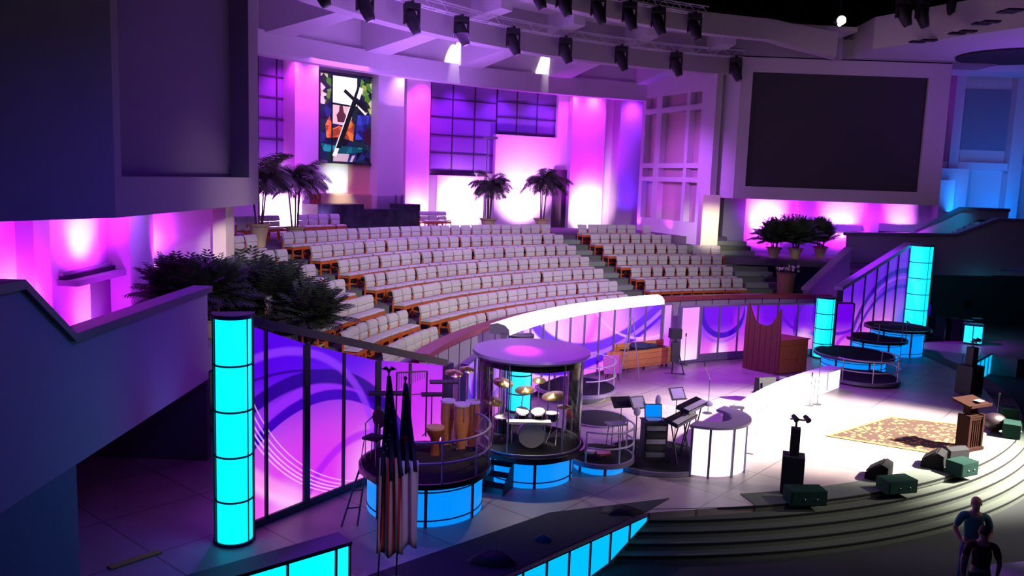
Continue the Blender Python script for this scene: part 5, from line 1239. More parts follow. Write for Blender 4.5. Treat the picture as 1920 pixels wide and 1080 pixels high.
# --- items on the apron
def heap(name, label, cat, x, y, sx, sy, h, m_):
    p_ = at(x, y, 0.016); b = MB(); n = 20; vs = []; random.seed(x)
    prof = [(1.0, 0), (.9, .35), (.6, .75), (.25, 1.0), (.02, 1.02)]
    vs = []
    for k in range(n):
        a = 2*PI*k/n; j = random.uniform(.75, 1.15)
        for r, z in prof: vs.append(p_+Vector((r*sx*j*math.cos(a), r*sy*j*math.sin(a), z*h*random.uniform(.8, 1.1))))
    fs = [(k*5+i, ((k+1) % n)*5+i, ((k+1) % n)*5+i+1, k*5+i+1) for k in range(n) for i in range(4)]
    b.add(vs, fs, smooth=True); return tag(b.build(name, m_), label, cat)
heap('cable_heap', 'black heap of coiled cable on the dark apron carpet', 'cable', 928, 1055, .42, .22, .20, blackp)
heap('cable_heap', 'flat black cable heap at the tip of the apron by the steps', 'cable', 1165, 960, .42, .22, .14, blackp)
heap('duffel_bag', 'small blue tinted bag on the apron carpet', 'bag', 1018, 1013, .17, .10, .10, mat('teal_cloth', (.02, .10, .12), .9))
# yellow cable ramp at the dark left
a = at(205, 1066, 0.002); c = at(300, 1035, 0.002); b = MB(); tt = (c-a).normalized(); b.box((a+c)/2+Z*.012, ((c-a).length, .16, .024), math.atan2(tt.y, tt.x)); tag(b.build('cable_ramp', mat('yellow_green_rubber', (.25, .25, .03), .8)), 'dull yellow cable ramp on the dark floor under the left balcony', 'cable ramp')
p_ = atX(208, 965, -9.78); b = MB(); b.box((-9.77, p_.y, p_.z), (.04, .22, .22)); tag(b.build('wall_socket', greym), 'grey wall socket plate in the dark recess under the left balcony', 'socket')

# --- flags
def flag(label, px_top, px_bot, kind):
    tp = at(px_bot[0], px_bot[1], 0.0); base = Vector((tp.x, tp.y, 0)); zt = zat(base.x, base.y, px_top[1]+8); dx = (px_top[0]-px(base+Z*zt)[0])/1560*13.0
    T = thing('flag', label, 'flag', base); top = base+Vector((dx, 0, zt))
    m = MB(); m.tube([base, top], .014, 8); m.build('pole', darkm, T)
    m = MB(); m.lathe(base, [(.01, 0), (.16, 0), (.14, .05), (.03, .09), (.01, .09)], 20); m.build('base', darkm, T)
    m = MB(); m.ball(top+Z*.03, .03)
    if kind == 'us':
        m.extrude([top+Vector((x, 0, z)) for x, z in ((-.12, .05), (-.04, .10), (0, .05), (.04, .10), (.12, .05), (.03, .03), (0, .01), (-.03, .03))], (0, .015, 0))
    m.build('finial', darkm, T)
    # draped cloth: folded vertical columns
    def cloth(name, z0, z1, w0, w1, mt, x0, x1, ph):
        m = MB(); nx, nz = 22, 10; vs = []
        for j in range(nz+1):
            v = j/nz; zz = z0+(z1-z0)*v; ww = w0+(w1-w0)*v; xx = x0+(x1-x0)*v; ax = base.lerp(top, zz/zt)
            for i in range(nx+1):
                u = i/nx; vs.append(ax+Vector((xx+ww*(u-.35), -.05*math.sin(u*PI*5+ph+v*1.4)*(.4+.8*ww), zz-ax.z+ .04*math.sin(u*9+ph)*(1-v))))
        fs = [(j*(nx+1)+i, j*(nx+1)+i+1, (j+1)*(nx+1)+i+1, (j+1)*(nx+1)+i) for j in range(nz) for i in range(nx)]
        m.add(vs, fs, smooth=True); o = m.build(name, mt, T, fix=False); sd = o.modifiers.new('thick', 'SOLIDIFY'); sd.thickness = .012; return o
    navy = mat('flag_navy', (.02, .025, .10), .85)
    if kind == 'us':
        stripes = striped('flag_stripes', (.42, .03, .03), (.45, .40, .42), .085, 0, .85, .5)
        CN = cloth('canton', zt*.52, zt-.06, .38, .05, navy, .07, .0, 0); cloth('striped_field', zt*.15, zt*.61, .42, .30, stripes, .10, .04, .5)
        st = MB(); random.seed(3)
        for k in range(14):
            ax = base.lerp(top, .64+.02*k); st.box(ax+Vector((random.uniform(-.04, .12), -.075, 0)), (.016, .006, .016), M=Matrix.Rotation(.6, 3, 'Y'))
        st.build('stars', whitecloth, CN)
    else:
        CN = cloth('canton', zt*.56, zt-.06, .32, .04, navy, .06, .0, 1.1); cloth('white_field', zt*.18, zt*.61, .36, .34, mat('flag_white', (.62, .58, .70), .85), .07, .04, 1.6)
        st = MB(); ax = base.lerp(top, .72); st.box(ax+Vector((.05, -.075, 0)), (.02, .006, .13)); st.box(ax+Vector((.05, -.075, .02)), (.08, .006, .02)); st.build('cross', mat('flag_red', (.4, .02, .03), .8), CN)
flag('drooping flag with navy starred canton and red and white stripes', (729, 690), (708, 1098), 'us')
flag('drooping plain white flag with navy canton, right of the striped flag', (760, 704), (742, 1092), 'plain')
# ================================================================== PALMS AND PLANTS
def make_palm(name, label, loc, pot_h, pot_r, trunk_h, crown_r, n_stem, n_frond, droop=1.0, seed=1, pot=True, up=0.6, leaf=None):
    rnd = random.Random(seed); T = thing(name, label, 'potted palm', loc)
    if pot:
        m = MB(); m.lathe((0, 0, 0), [(0.01, 0), (pot_r*.55, 0), (pot_r*.62, pot_h*.25), (pot_r*.85, pot_h*.85), (pot_r, pot_h*.9), (pot_r*1.08, pot_h), (pot_r*.9, pot_h), (pot_r*.85, pot_h*.92), (.01, pot_h*.92)], 24, smooth=False); POT = m.build('pot', potm, T, local=True)
        m = MB(); m.lathe((0, 0, pot_h*.93), [(.005, 0), (pot_r*.84, 0)], 20); m.build('soil', mat('soil', (.03, .02, .015), .95), POT, local=True)
    tops = []
    for k in range(n_stem):
        a = rnd.uniform(0, 2*PI); h = trunk_h*rnd.uniform(.82, 1.05); lean = rnd.uniform(.05, .22)*min(1, trunk_h)
        b0 = Vector((pot_r*.3*math.cos(a), pot_r*.3*math.sin(a), pot_h*.9)); b1 = b0+Vector((lean*math.cos(a)*.5, lean*math.sin(a)*.5, h*.5)); b2 = b0+Vector((lean*math.cos(a), lean*math.sin(a), h))
        m = MB(); m.tube([b0, b1, b2], .028, 6, r1=.02); m.build('stem', stemm, T, local=True); tops.append(b2)
    m = MB()
    for f in range(n_frond):
        o = tops[f % len(tops)]; a = rnd.uniform(0, 2*PI); el = rnd.uniform(.15, 1.35); L = crown_r*rnd.uniform(.75, 1.1)
        d = Vector((math.cos(a)*math.cos(el), math.sin(a)*math.cos(el), math.sin(el)*up+.15)); pts = []; q = Vector(o); st = L/8; v = d.normalized()
        for i in range(9):
            pts.append(Vector(q)); q = q+v*st; v = (v+Vector((0, 0, -.16*droop))).normalized()
        for i in range(8):
            m.add([pts[i]-Vector((0, 0, .008)), pts[i+1]-Vector((0, 0, .008)), pts[i+1]+Vector((0, 0, .008)), pts[i]+Vector((0, 0, .008))], [(0, 1, 2, 3)])
        for i in range(1, 9):
            for hf in (0, .5):
                j = min(8, i+hf); ii = int(min(7, i-1+hf)); c = pts[i-1].lerp(pts[i], hf+.5 if hf == 0 else 1.0)
                t = (pts[i]-pts[i-1]).normalized(); s_ = t.cross(Vector((0, 0, 1)))
                if s_.length < .05: s_ = Vector((1, 0, 0))
                s_.normalize(); ll = L*.34*math.sin(PI*min(.95, (i+hf)/9.5))+.03
                for sg in (-1, 1):
                    tip = c+s_*sg*ll*.8+t*ll*.6+Vector((0, 0, -ll*.38*droop)); mid = c.lerp(tip, .45); w_ = t*(.022*crown_r+.006)
                    m.add([c, mid+w_, tip, mid-w_], [(0, 1, 2, 3)])
    m.build('fronds', leaf or leafm, T, local=True, fix=False)
    return T
def palm_on(x, y_base, zg, **k): return at(x, y_base, zg)
# four tall palms on the choir's upper platform
P1 = at(487, 457, 3.72); P1 = cyl(487, 430, 25.6); P1.z = 4.05
def crown_fit(P, ytop): return zat(P.x, P.y, ytop)-P.z
q = cyl(486, 430, 25.2); q.z = PZ; ht = crown_fit(q, 262)
make_palm('potted_palm', 'tall palm in a tapered cream pot, leftmost on the upper platform', q, .75, .34, ht*.62-.5, ht*.36, 5, 46, 1.5, 11, leaf=leafp)
q = cyl(553, 425, 25.6); q.z = PZ; ht = crown_fit(q, 268)
make_palm('potted_palm', 'tall palm in a cream pot, left of the stained glass, nearer it', q, .55, .34, ht*.62-.4, ht*.36, 5, 46, 1.5, 12, leaf=leafp)
q = cyl(915, 422, 27.0); q.z = PZ; ht = crown_fit(q, 290)
make_palm('potted_palm', 'tall palm in a cream pot before the low glowing wall panel', q, .62, .38, ht*.60-.4, ht*.33, 5, 44, 1.5, 13)
q = cyl(1015, 420, 27.2); q.z = PZ; ht = crown_fit(q, 280)
make_palm('potted_palm', 'tall palm in a cream pot before the tall glowing wall panel', q, .62, .38, ht*.60-.4, ht*.33, 5, 44, 1.5, 14)
# bushy palms at the left end of the choir (dark, behind the panel wall)
random.seed(4)
bush = [((342, 548), 3.2, .95, 2.2, 'spiky dark palm, leftmost behind the left balcony parapet'), ((400, 545), 3.0, .95, 1.7, 'dark bushy palm between balcony parapet and cream pillar'),
        ((452, 600), 2.6, 1.3, 1.5, 'dark bushy palm at the foot of the left chair block'), ((522, 628), 2.4, 1.35, 1.4, 'dark bushy palm above the middle of the left panel wall'), ((585, 640), 2.4, .9, 1.7, 'small spiky dark palm at the lower end of the left plant row')]
for i, ((x, y), zg, cr, up_, lab) in enumerate(bush):
    if i == 0:
        q = atX(x, y, -7.6); q.z = 2.47
    elif i == 1:
        q = atX(x, y, -7.15); q.z = 2.47
    else:
        q = at(x, y, 2.3); q = polar(math.degrees(math.atan2(q.y-CY, q.x-CX)), math.hypot(q.x-CX, q.y-CY), 0); q.z = 1.8
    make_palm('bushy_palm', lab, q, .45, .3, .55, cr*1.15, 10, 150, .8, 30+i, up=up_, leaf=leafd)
    if i > 1:
        b = MB(); b.box((q.x, q.y, 0.9), (.9, .9, 1.799)); struct('floor', b, carpet)
# right group on cream pots at the head of the right stair
for i, (x, y, zg, cr, lab) in enumerate(((1448, 512, 3.24, .95, 'bushy palm, left of the pair in the right hand plant group'), (1488, 515, 3.24, 1.0, 'bushy palm, right of the pair in the right hand plant group'), (1536, 490, 3.24, .85, 'spiky palm in a raised cream pot, highest of the right plant group'))):
    Yd = 39.3 if i < 2 else 40.2
    q = atY(x, y, Yd); q.z = 3.235
    hh = zat(q.x, q.y, (478, 482, 462)[i])-q.z
    make_palm('bushy_palm', lab, q, max(.5, hh), .36, .3, cr*1.3, 8, 110, .8 if i < 2 else .35, 50+i, up=1.6 if i < 2 else 2.8, leaf=leafm)
q = at(1480, 548, 2.2); q = Vector((q.x*1.06, q.y*1.06, 0)); q = Vector((11.7, 35.4, 0))
zt_ = zat(q.x, q.y, 512)
T = thing('flower_planter', 'large terracotta pot with white and pink flowers below the right palms', 'planter', (q.x, q.y, 0.0))
m = MB(); m.lathe((0, 0, 1.2), [(.01, 0), (.26, 0), (.38, zt_-1.2-.1), (.42, zt_-1.2), (.01, zt_-1.2)], 24); m.build('pot', mat('terracotta', (.28, .12, .08), .7), T, local=True)
m = MB(); m.lathe((0, 0, 0), [(.01, 0), (.45, 0), (.45, 1.2), (.01, 1.2)], 24); m.build('plinth', plaster_d, T, local=True)
m = MB(); rnd = random.Random(9)
for k in range(60):
    a = rnd.uniform(0, 2*PI); r = rnd.uniform(0, .5); c = Vector((r*math.cos(a), r*math.sin(a), zt_+rnd.uniform(0, .3))); m.add([c, c+Vector((.05, .03, .05)), c+Vector((.02, .02, .13)), c+Vector((-.04, -.02, .05))], [(0, 1, 2, 3)])
m.build('foliage', leafm, T, local=True, fix=False)
for k in range(26):
    m = MB()
    a = rnd.uniform(0, 2*PI); r = rnd.uniform(.05, .5); m.ball((r*math.cos(a), r*math.sin(a), zt_+rnd.uniform(.1, .35)), .055, 6)
    m.build('bloom', mat('bloom', (.75, .6, .62), .7), T, local=True)

# ================================================================== STAINED GLASS AND BAPTISTRY
T = thing('stained_glass', 'tall stained glass picture with crosses, ship like crown and green foliage on the back wall', 'stained glass', polar((G0+G1)/2, 30.28, gz0))
GW = math.radians(G0-G1)*30.3; GH = gz1-gz0
def gpt(u, v, off=0.0):
    return polar(G0, 30.26-off, gz0+GH*v).lerp(polar(G1, 30.26-off, gz0+GH*v), u)
def gpoly(name, pts, m_, off, th=.02):
    m = MB(); P = [gpt(u, v, off) for u, v in pts]; n = len(P); c = sum(P, Vector())/n
    B = [gpt(u, v, off-th) for u, v in pts]
    m.add(P+B, [tuple(range(n)), tuple(reversed(range(n, 2*n)))]+[(i, (i+1) % n, n+(i+1) % n, n+i) for i in range(n)]); return m.build(name, m_, T)
def gl(name, c, e=.9): return mat('glass_'+name, tuple(x*.3 for x in c), .25, emit=c, estr=e)
def mosaic(name, cols, scale, e=.8):
    m = bpy.data.materials.new(name); m.use_nodes = True; nt = m.node_tree; b = nt.nodes['Principled BSDF']; L = nt.links.new
    tc = nt.nodes.new('ShaderNodeTexCoord'); v = nt.nodes.new('ShaderNodeTexVoronoi'); v.inputs['Scale'].default_value = scale; L(tc.outputs['Object'], v.inputs['Vector'])
    sp = nt.nodes.new('ShaderNodeSeparateXYZ'); L(v.outputs['Color'], sp.inputs[0])
    r = nt.nodes.new('ShaderNodeValToRGB'); r.color_ramp.interpolation = 'CONSTANT'
    while len(r.color_ramp.elements) < len(cols): r.color_ramp.elements.new(.5)
    for i, c in enumerate(cols): r.color_ramp.elements[i].position = i/len(cols); r.color_ramp.elements[i].color = (*c, 1)
    L(sp.outputs[0], r.inputs[0]); L(r.outputs[0], b.inputs['Emission Color']); L(r.outputs[0], b.inputs['Base Color']); b.inputs['Emission Strength'].default_value = e; return m
deep = mosaic('glass_deep', [(.003, .006, .03), (.006, .012, .05), (.002, .003, .008), (.01, .02, .10), (.003, .02, .02)], 3.2)
leafg = mosaic('glass_leaf', [(.01, .03, .005), (.06, .22, .01), (.30, .45, .05), (.005, .01, .02), (.10, .30, .03), (.55, .6, .25)], 4.5, .75)
orng = mosaic('glass_orange', [(.55, .12, .01), (.40, .07, .01), (.65, .20, .02), (.25, .05, .01)], 3.5, .7)
teal = mosaic('glass_teal', [(.0, .16, .13), (.0, .08, .07), (.01, .28, .22)], 2.6, .7)
bluu = mosaic('glass_blue', [(.02, .03, .22), (.04, .06, .40), (.01, .01, .10)], 4, .6)
gpoly('background', [(0, 0), (1, 0), (1, 1), (0, 1)], deep, 0.0)
gpoly('foliage_left', [(0.01, .99), (.19, .99), (.19, .80), (.15, .66), (.01, .64)], leafg, .012); gpoly('foliage_right', [(.70, .98), (.98, .98), (.99, .62), (.86, .56), (.78, .70), (.66, .86)], leafg, .012)
gpoly('bright_window', [(.21, .98), (.62, .98), (.62, .66), (.21, .68)], gl('white', (1.0, .95, .85), 1.25), .014)
gpoly('pale_window', [(.21, .655), (.56, .65), (.52, .42), (.22, .44)], gl('pinkwhite', (.75, .50, .52), 1.0), .014)
gpoly('figure', [(.30, .46), (.28, .54), (.32, .58), (.33, .65), (.38, .65), (.40, .58), (.44, .54), (.41, .46)], gl('maroon', (.12, .03, .05), .8), .02)
gpoly('orange_crown', [(.12, .27), (.10, .42), (.17, .52), (.22, .38), (.33, .42), (.45, .37), (.53, .50), (.58, .44), (.56, .25), (.36, .29)], orng, .022)
gpoly('blue_robe', [(.64, .56), (.84, .57), (.80, .38), (.72, .28), (.60, .27)], bluu, .016)
gpoly('dark_figure', [(.76, .24), (.74, .36), (.82, .42), (.92, .40), (.98, .30), (.95, .18)], gl('plum', (.03, .005, .02), .8), .02)
gpoly('teal_water', [(.02, .21), (.25, .19), (.72, .18), (.72, .13), (.40, .10), (.08, .12)], teal, .018)
gpoly('pale_foot', [(.24, .10), (.50, .10), (.47, .01), (.23, .01)], gl('palepink', (.6, .42, .5), .9), .016); gpoly('pale_sliver', [(.55, .08), (.60, .09), (.55, .01), (.51, .01)], gl('palepink', (1, 1, 1)), .02)
wht = gl('crosswhite', (.9, .88, .9), 1.0); blk = gl('crossblack', (.008, .008, .012), 1.0)
gpoly('cross_post_light', [(.60, .865), (.665, .87), (.28, .07), (.215, .07)], wht, .028); gpoly('cross_post', [(.62, .88), (.70, .875), (.35, .16), (.27, .16)], blk, .034)
gpoly('cross_arm_light', [(.40, .80), (.43, .83), (.80, .60), (.77, .565)], wht, .030); gpoly('cross_arm', [(.39, .81), (.42, .845), (.81, .625), (.78, .59)], blk, .036)
gpoly('cross_light_post', [(.66, .88), (.72, .87), (.66, .74), (.61, .76)], wht, .04)
gpoly('lead_bar', [(.20, .67), (.63, .655), (.63, .642), (.20, .655)], blk, .03); gpoly('lead_bar', [(.195, .99), (.215, .99), (.215, .01), (.195, .01)], blk, .03); gpoly('lead_bar', [(.62, .98), (.635, .98), (.635, .64), (.62, .64)], blk, .03)
m = MB()
for (u0_, u1_, v0_, v1_) in ((-.015, .0, -.01, 1.01), (1.0, 1.015, -.01, 1.01)):
    m.arc(30.16, 30.30, gz0+GH*v0_, gz0+GH*v1_, G0+(G1-G0)*u0_, G0+(G1-G0)*u1_, 1)
m.arc(30.16, 30.30, gz1, gz1+.06, G0, G1, 4); m.arc(30.16, 30.30, gz0-.06, gz0, G0, G1, 4); m.build('frame', blackp, T)
# baptistry front: dark marble
mb1 = cyl(640, 383, 29.0); mb2 = cyl(785, 428, 28.7)
marble = mat('dark_green_marble', (.035, .045, .05), .25, noise=.9, nscale=2.5)
T = thing('baptistry', 'dark veined marble baptistry front below the stained glass', 'baptistry', polar(138, 28.7, PZ))
za, zb2 = cyl(615, 383, 28.7).z, cyl(720, 392, 28.7).z
m = MB(); m.arc(28.6, 29.6, PZ, za, ang(596, 400, 28.6), ang(682, 400, 28.6), 6); m.build('raised_left_part', marble, T)
m = MB(); m.arc(28.6, 29.6, PZ, zb2, ang(682, 400, 28.6), ang(756, 400, 28.6), 6); m.build('front', marble, T)
m = MB(); m.arc(28.6, 29.6, PZ, cyl(770, 383, 28.6).z, ang(756, 400, 28.6), ang(788, 400, 28.6), 3); m.build('raised_right_part', marble, T)
m = MB(); d0, d1 = ang(594, 372, 29.2), ang(636, 372, 29.2); m.arc(29.65, 29.8, PZ, cyl(610, 364, 29.65).z, ang(582, 372, 29.65), ang(600, 372, 29.65), 2); m.build('side_cheek', wood_b, T)
m = MB(); m.arc(29.62, 29.68, zb2-.3, cyl(700, 367, 29.62).z, ang(600, 372, 29.62), ang(755, 372, 29.62), 6); m.build('glass_screen', glass, T)
b = MB(); b.arc(29.7, 29.9, zb2, cyl(740, 365, 29.7).z, ang(736, 372, 29.7), ang(758, 372, 29.7), 2); tag(b.build('dark_cabinet', plaster_d), 'small dark box at the right end of the baptistry ledge', 'box')
# small lamp post between palms (thin fixture at the panel corner)
q = cyl(912, 330, 29.0); b = MB(); b.tube([Vector((q.x, q.y, PZ)), Vector((q.x, q.y, cyl(912, 262, 29).z))], .03); b.box(Vector((q.x+.15, q.y, cyl(912, 258, 29).z)), (.7, .12, .12)); tag(b.build('candle_stand', greym), 'tall slim grey stand with a cross bar behind the palm at the low panel', 'stand')

# ================================================================== TRUSSES AND MOVING HEADS
def truss(label, R, z, d0, d1, s=.30, n=64):
    T = thing('lighting_truss', label, 'truss', polar((d0+d1)/2, R, z))
    for (dr, dz) in ((0, 0), (s, 0), (0, s), (s, s)):
        m = MB(); m.tube([polar(d0+(d1-d0)*i/40, R+dr, z+dz) for i in range(41)], .028, 6); m.build('chord', mat('truss_aluminium', (.72, .68, .75), .45, .3), T)
    m = MB()
    for i in range(n):
        a, c = d0+(d1-d0)*i/n, d0+(d1-d0)*(i+1)/n; f = i % 2
        m.tube([polar(a, R, z+(s if f else 0)), polar(c, R, z+(0 if f else s))], .014, 4); m.tube([polar(a, R+(s if f else 0), z), polar(c, R+(0 if f else s), z)], .014, 4); m.tube([polar(a, R, z), polar(a, R+s, z)], .014, 4)
    m.build('lacing', MATS['truss_aluminium'], T); return T
R1, R2 = 22.2, 18.6
row1 = [(600, 2), (684, 12), (772, 33), (865, 55), (962, 70), (1060, 86), (1165, 99), (1268, 109), (1380, 118)]
row2 = [(1008, -14), (1057, -8), (1122, 4), (1181, 10), (1235, 24), (1303, 36)]
z1_ = sum(cyl(x, y, R1).z for x, y in row1[3:])/6+.35; z2_ = sum(cyl(x, y, R2).z for x, y in row2)/6+.30
truss('long curved lighting truss running across the whole choir ceiling', R1, z1_, 175, ang(1440, 125, R1))
truss('shorter curved lighting truss in front of the ceiling edge', R2, z2_, 175, ang(1328, 30, R2))
def make_head():
    T = thing('moving_head_light', 'x', 'stage light')
    m = MB(); m.box((0, 0, -.13), (.46, .32, .16)); m.box((0, 0, -.02), (.12, .08, .12)); m.build('base', blackp, T, local=True, bevel=.02)
    m = MB(); m.box((-.21, 0, -.42), (.06, .16, .48)); m.box((.21, 0, -.42), (.06, .16, .48)); m.box((0, 0, -.23), (.48, .18, .06)); m.build('yoke', blackp, T, local=True, bevel=.01)
    M3 = Matrix.Rotation(PI-.38, 3, 'Y')@Matrix.Rotation(.12, 3, 'X')
    m = MB(); m.lathe((0, 0, -.50), [(.01, -.30), (.12, -.29), (.18, -.16), (.19, .12), (.15, .34), (.12, .44), (.01, .44)], 18, M=M3, smooth=True); HB_ = m.build('head', blackp, T, local=True)
    m = MB(); m.lathe((0, 0, -.50), [(.01, .445), (.095, .445), (.11, .43)], 16, M=M3); m.build('lens', mat('lens_glass', (.12, .12, .16), .1), HB_, local=True); return T
hd = make_head(); uh = [False]
for i, (x, y) in enumerate(row1):
    q = cyl(x, y, R1); o = place(hd, uh, Vector((q.x, q.y, z1_)), math.radians(ang(x, y, R1))-PI/2-.6+random.uniform(-.15, .15), 'black moving head light on the long truss, %s' % (ORD[i]+' from the left' if i < 8 else 'rightmost, by the far screen'), (1.15,)*3); o['group'] = 'moving heads on the long truss'
for i, (x, y) in enumerate(row2):
    q = cyl(x, y, R2); o = place(hd, uh, Vector((q.x, q.y, z2_)), math.radians(ang(x, y, R2))-PI/2-.7, 'black moving head light on the short truss, %s' % (ORD[i]+' from the left' if i < 5 else 'rightmost at the truss end'), (1.15,)*3); o['group'] = 'moving heads on the short truss'
# heads at the dark upper right
for i, (x, y) in enumerate(((1697, -6), (1731, -4), (1790, -14))):
    q = at(x, y, 13.2); q = atY(x, y, 33.0); o = place(hd, uh, q, .5*i, 'black stage light hanging at the dark top right, %s' % (ORD[i]+' from the left'), (1.2,)*3); o['group'] = 'stage lights at the dark top right'
# bright white lamp in the void
q = atY(1578, 38, 33.0); T = thing('follow_spot', 'glaring round white lamp hanging in the dark gap above the right screen', 'spotlight', q)
m = MB(); m.lathe((0, 0, 0), [(.01, 0), (.16, 0), (.16, .03), (.01, .03)], 20, M=Matrix.Rotation(PI/2, 3, 'X')); m.build('lens', lampglow, T, local=True)
m = MB(); m.tube([(0, .035, 0), (0, .5, .05)], .19, 14, r1=.12); m.tube([(0, .2, .1), (0, .2, 1.0)], .02); m.build('body', blackp, T, local=True)
m = MB(); m.ball((-.07, -.02, -.16), .07); m.build('shutter_glow', lampglow, T, local=True)
# recessed ceiling downlights
for i, (x, y) in enumerate(((615, 6), (627, 25), (801, 62), (833, 66), (935, 86))):
    q = at(x, y, CZ-.02); o = MB(); o.lathe(q, [(.01, 0), (.16, 0), (.17, -.02), (.15, -.03), (.01, -.03)], 20); o2 = o.build('ceiling_downlight', mat('downlight_glow', (1, 1, 1), .4, emit=(1, .95, .95), estr=3.0)); tag(o2, 'small round white recessed ceiling light, %s from the left' % ORD[i], 'ceiling light', 'recessed ceiling lights over the choir')

# screens (projection surfaces)
b = MB(); b.box((-7.28, 14.2+(0.25+7.18)/2, (6.31+13.2)/2), (.04, 6.93, 6.89)); tag(b.build('projection_screen', mat('screen_violet_grey', (.13, .10, .17), .9)), 'large blank projection screen recessed in the near left housing', 'screen')
b = MB(); b.box(((10.5+18.42)/2, 38.56, (6.55+11.66)/2), (7.92, .04, 5.11)); tag(b.build('projection_screen', screenm), 'wide blank dark projection screen in the far right housing', 'screen')
# ================================================================== PEOPLE
def person(label, loc, rz, height, shirt, trousers, hairm, arms, name='person'):
    s = height/1.78; T = thing(name, label, 'person', loc, rz)
    def skinmesh(nm, verts, edges, radii, m_, sub=2, root=0):
        me = bpy.data.meshes.new(nm); me.from_pydata([Vector(v)*s for v in verts], edges, []); o = bpy.data.objects.new(nm, me); col.objects.link(o); o.parent = T
        md = o.modifiers.new('skin', 'SKIN'); md.use_smooth_shade = True
        for i, sv in enumerate(me.skin_vertices[0].data): sv.radius = (radii[i][0]*s, radii[i][1]*s); sv.use_root = (i == root)
        sb = o.modifiers.new('sub', 'SUBSURF'); sb.levels = sub; sb.render_levels = sub; me.materials.append(m_); return o
    V = [(0, 0, .95), (0, 0, 1.10), (0, -.01, 1.28), (0, 0, 1.42), (0, -.005, 1.52), (0, -.02, 1.60), (0, -.02, 1.70)]
    Rr = [(.15, .11), (.135, .10), (.165, .11), (.12, .085), (.055, .055), (.075, .09), (.07, .085)]
    E_ = [(0, 1), (1, 2), (2, 3), (3, 4), (4, 5), (5, 6)]
    def chain(start, pts, rads):
        a = start
        for p_, r in zip(pts, rads): V.append(p_); Rr.append(r); E_.append((a, len(V)-1)); a = len(V)-1
        return a
    for sx in (-1, 1):
        chain(0, [(sx*.10, 0, .86), (sx*.11, -.01, .50), (sx*.12, .01, .10), (sx*.125, -.12, .04)], [(.10, .10), (.06, .065), (.042, .045), (.04, .03)])
    hands = []
    for sx, (el, wr, hn) in zip((-1, 1), arms):
        chain(3, [(sx*.19, 0, 1.42), el, wr, hn], [(.06, .06), (.045, .045), (.03, .032), (.036, .024)]); hands.append((Vector(wr), Vector(hn), sx))
    skinmesh('body', V, E_, Rr, skin)
    # fingers
    m = MB()
    for wr, hn, sx in hands:
        d = (hn-wr).normalized(); side = d.cross(Vector((0, 1, 0))).normalized()
        for k, ln in enumerate((.06, .075, .08, .072)):
            o = hn+side*(.014*(k-1.5)*1.2)+d*.015; m.tube([o*s, (o+d*ln*.6)*s, (o+d*ln+Vector((0, -.02, -.01)))*s], .009*s, 6, r1=.007*s)
        o = hn-side*.03; m.tube([o*s, (o-side*.015+d*.03)*s, (o-side*.01+d*.06)*s], .010*s, 6, r1=.008*s)
    m.build('fingers', skin, T, local=True)
    # shirt
    V2 = [(0, 0, .93), (0, 0, 1.10), (0, -.01, 1.28), (0, 0, 1.43), (0, 0, 1.47)]; R2_ = [(.175, .13), (.165, .125), (.19, .13), (.14, .10), (.075, .07)]; E2 = [(0, 1), (1, 2), (2, 3), (3, 4)]
    for sx, (el, wr, hn) in zip((-1, 1), arms):
        V2 += [(sx*.2, 0, 1.42), tuple(Vector((sx*.2, 0, 1.42)).lerp(Vector(el), .85))]; R2_ += [(.08, .08), (.062, .062)]; E2 += [(3, len(V2)-2), (len(V2)-2, len(V2)-1)]
    skinmesh('shirt', V2, E2, R2_, shirt)
    V3 = [(0, 0, .98), (0, 0, .90)]; R3 = [(.17, .125), (.165, .125)]; E3 = [(0, 1)]
    for sx in (-1, 1):
        V3 += [(sx*.10, 0, .80), (sx*.11, -.01, .50), (sx*.12, .01, .09)]; n = len(V3); R3 += [(.105, .11), (.078, .082), (.062, .07)]; E3 += [(1, n-3), (n-3, n-2), (n-2, n-1)]
    skinmesh('trousers', V3, E3, R3, trousers)
    m = MB()
    for sx in (-1, 1): m.ball(Vector((sx*.125, -.06, .045))*s, .13*s, 12, (.45, 1.05, .38))
    m.build('shoes', blackp, T, local=True)
    m = MB(); m.ball(Vector((0, .0, 1.685))*s, .105*s, 16, (.86, 1.0, .86)); m.build('hair', hairm, T, local=True)
    m = MB()
    for sx in (-1, 1): m.ball(Vector((sx*.032, -.105, 1.655))*s, .011*s, 8)
    m.build('eyes', mat('eye_dark', (.03, .02, .02), .3), T, local=True)
    m = MB(); m.extrude([Vector((0, -.10, 1.665))*s, Vector((0, -.135, 1.615))*s, Vector((0, -.10, 1.605))*s], Vector((.02, 0, 0))*s); m.ball(Vector((.085, -.01, 1.64))*s, .022*s, 8, (.5, 1, 1.3)); m.ball(Vector((-.085, -.01, 1.64))*s, .022*s, 8, (.5, 1, 1.3)); m.build('nose_and_ears', skin, T, local=True)
    m = MB(); m.box(Vector((0, -.104, 1.578))*s, (.045*s, .012*s, .010*s)); m.build('mouth', mat('lips', (.3, .08, .08), .5), T, local=True)
    return T
HF = -.75
g = at(1832, 931, HF+1.80); g.z = HF
person('bald person standing in dark teal shirt and blue jeans below the steps', g, math.radians(-15), 1.80, mat('teal_shirt', (.03, .16, .15), .85, noise=.15), mat('blue_jeans', (.035, .05, .18), .85, noise=.15), skin,
       [((-.30, .02, 1.14), (-.22, -.16, .98), (-.17, -.22, .96)), ((.30, .02, 1.14), (.20, -.16, 1.0), (.14, -.22, 1.0))])
g = at(1847, 985, HF+1.70); g.z = HF
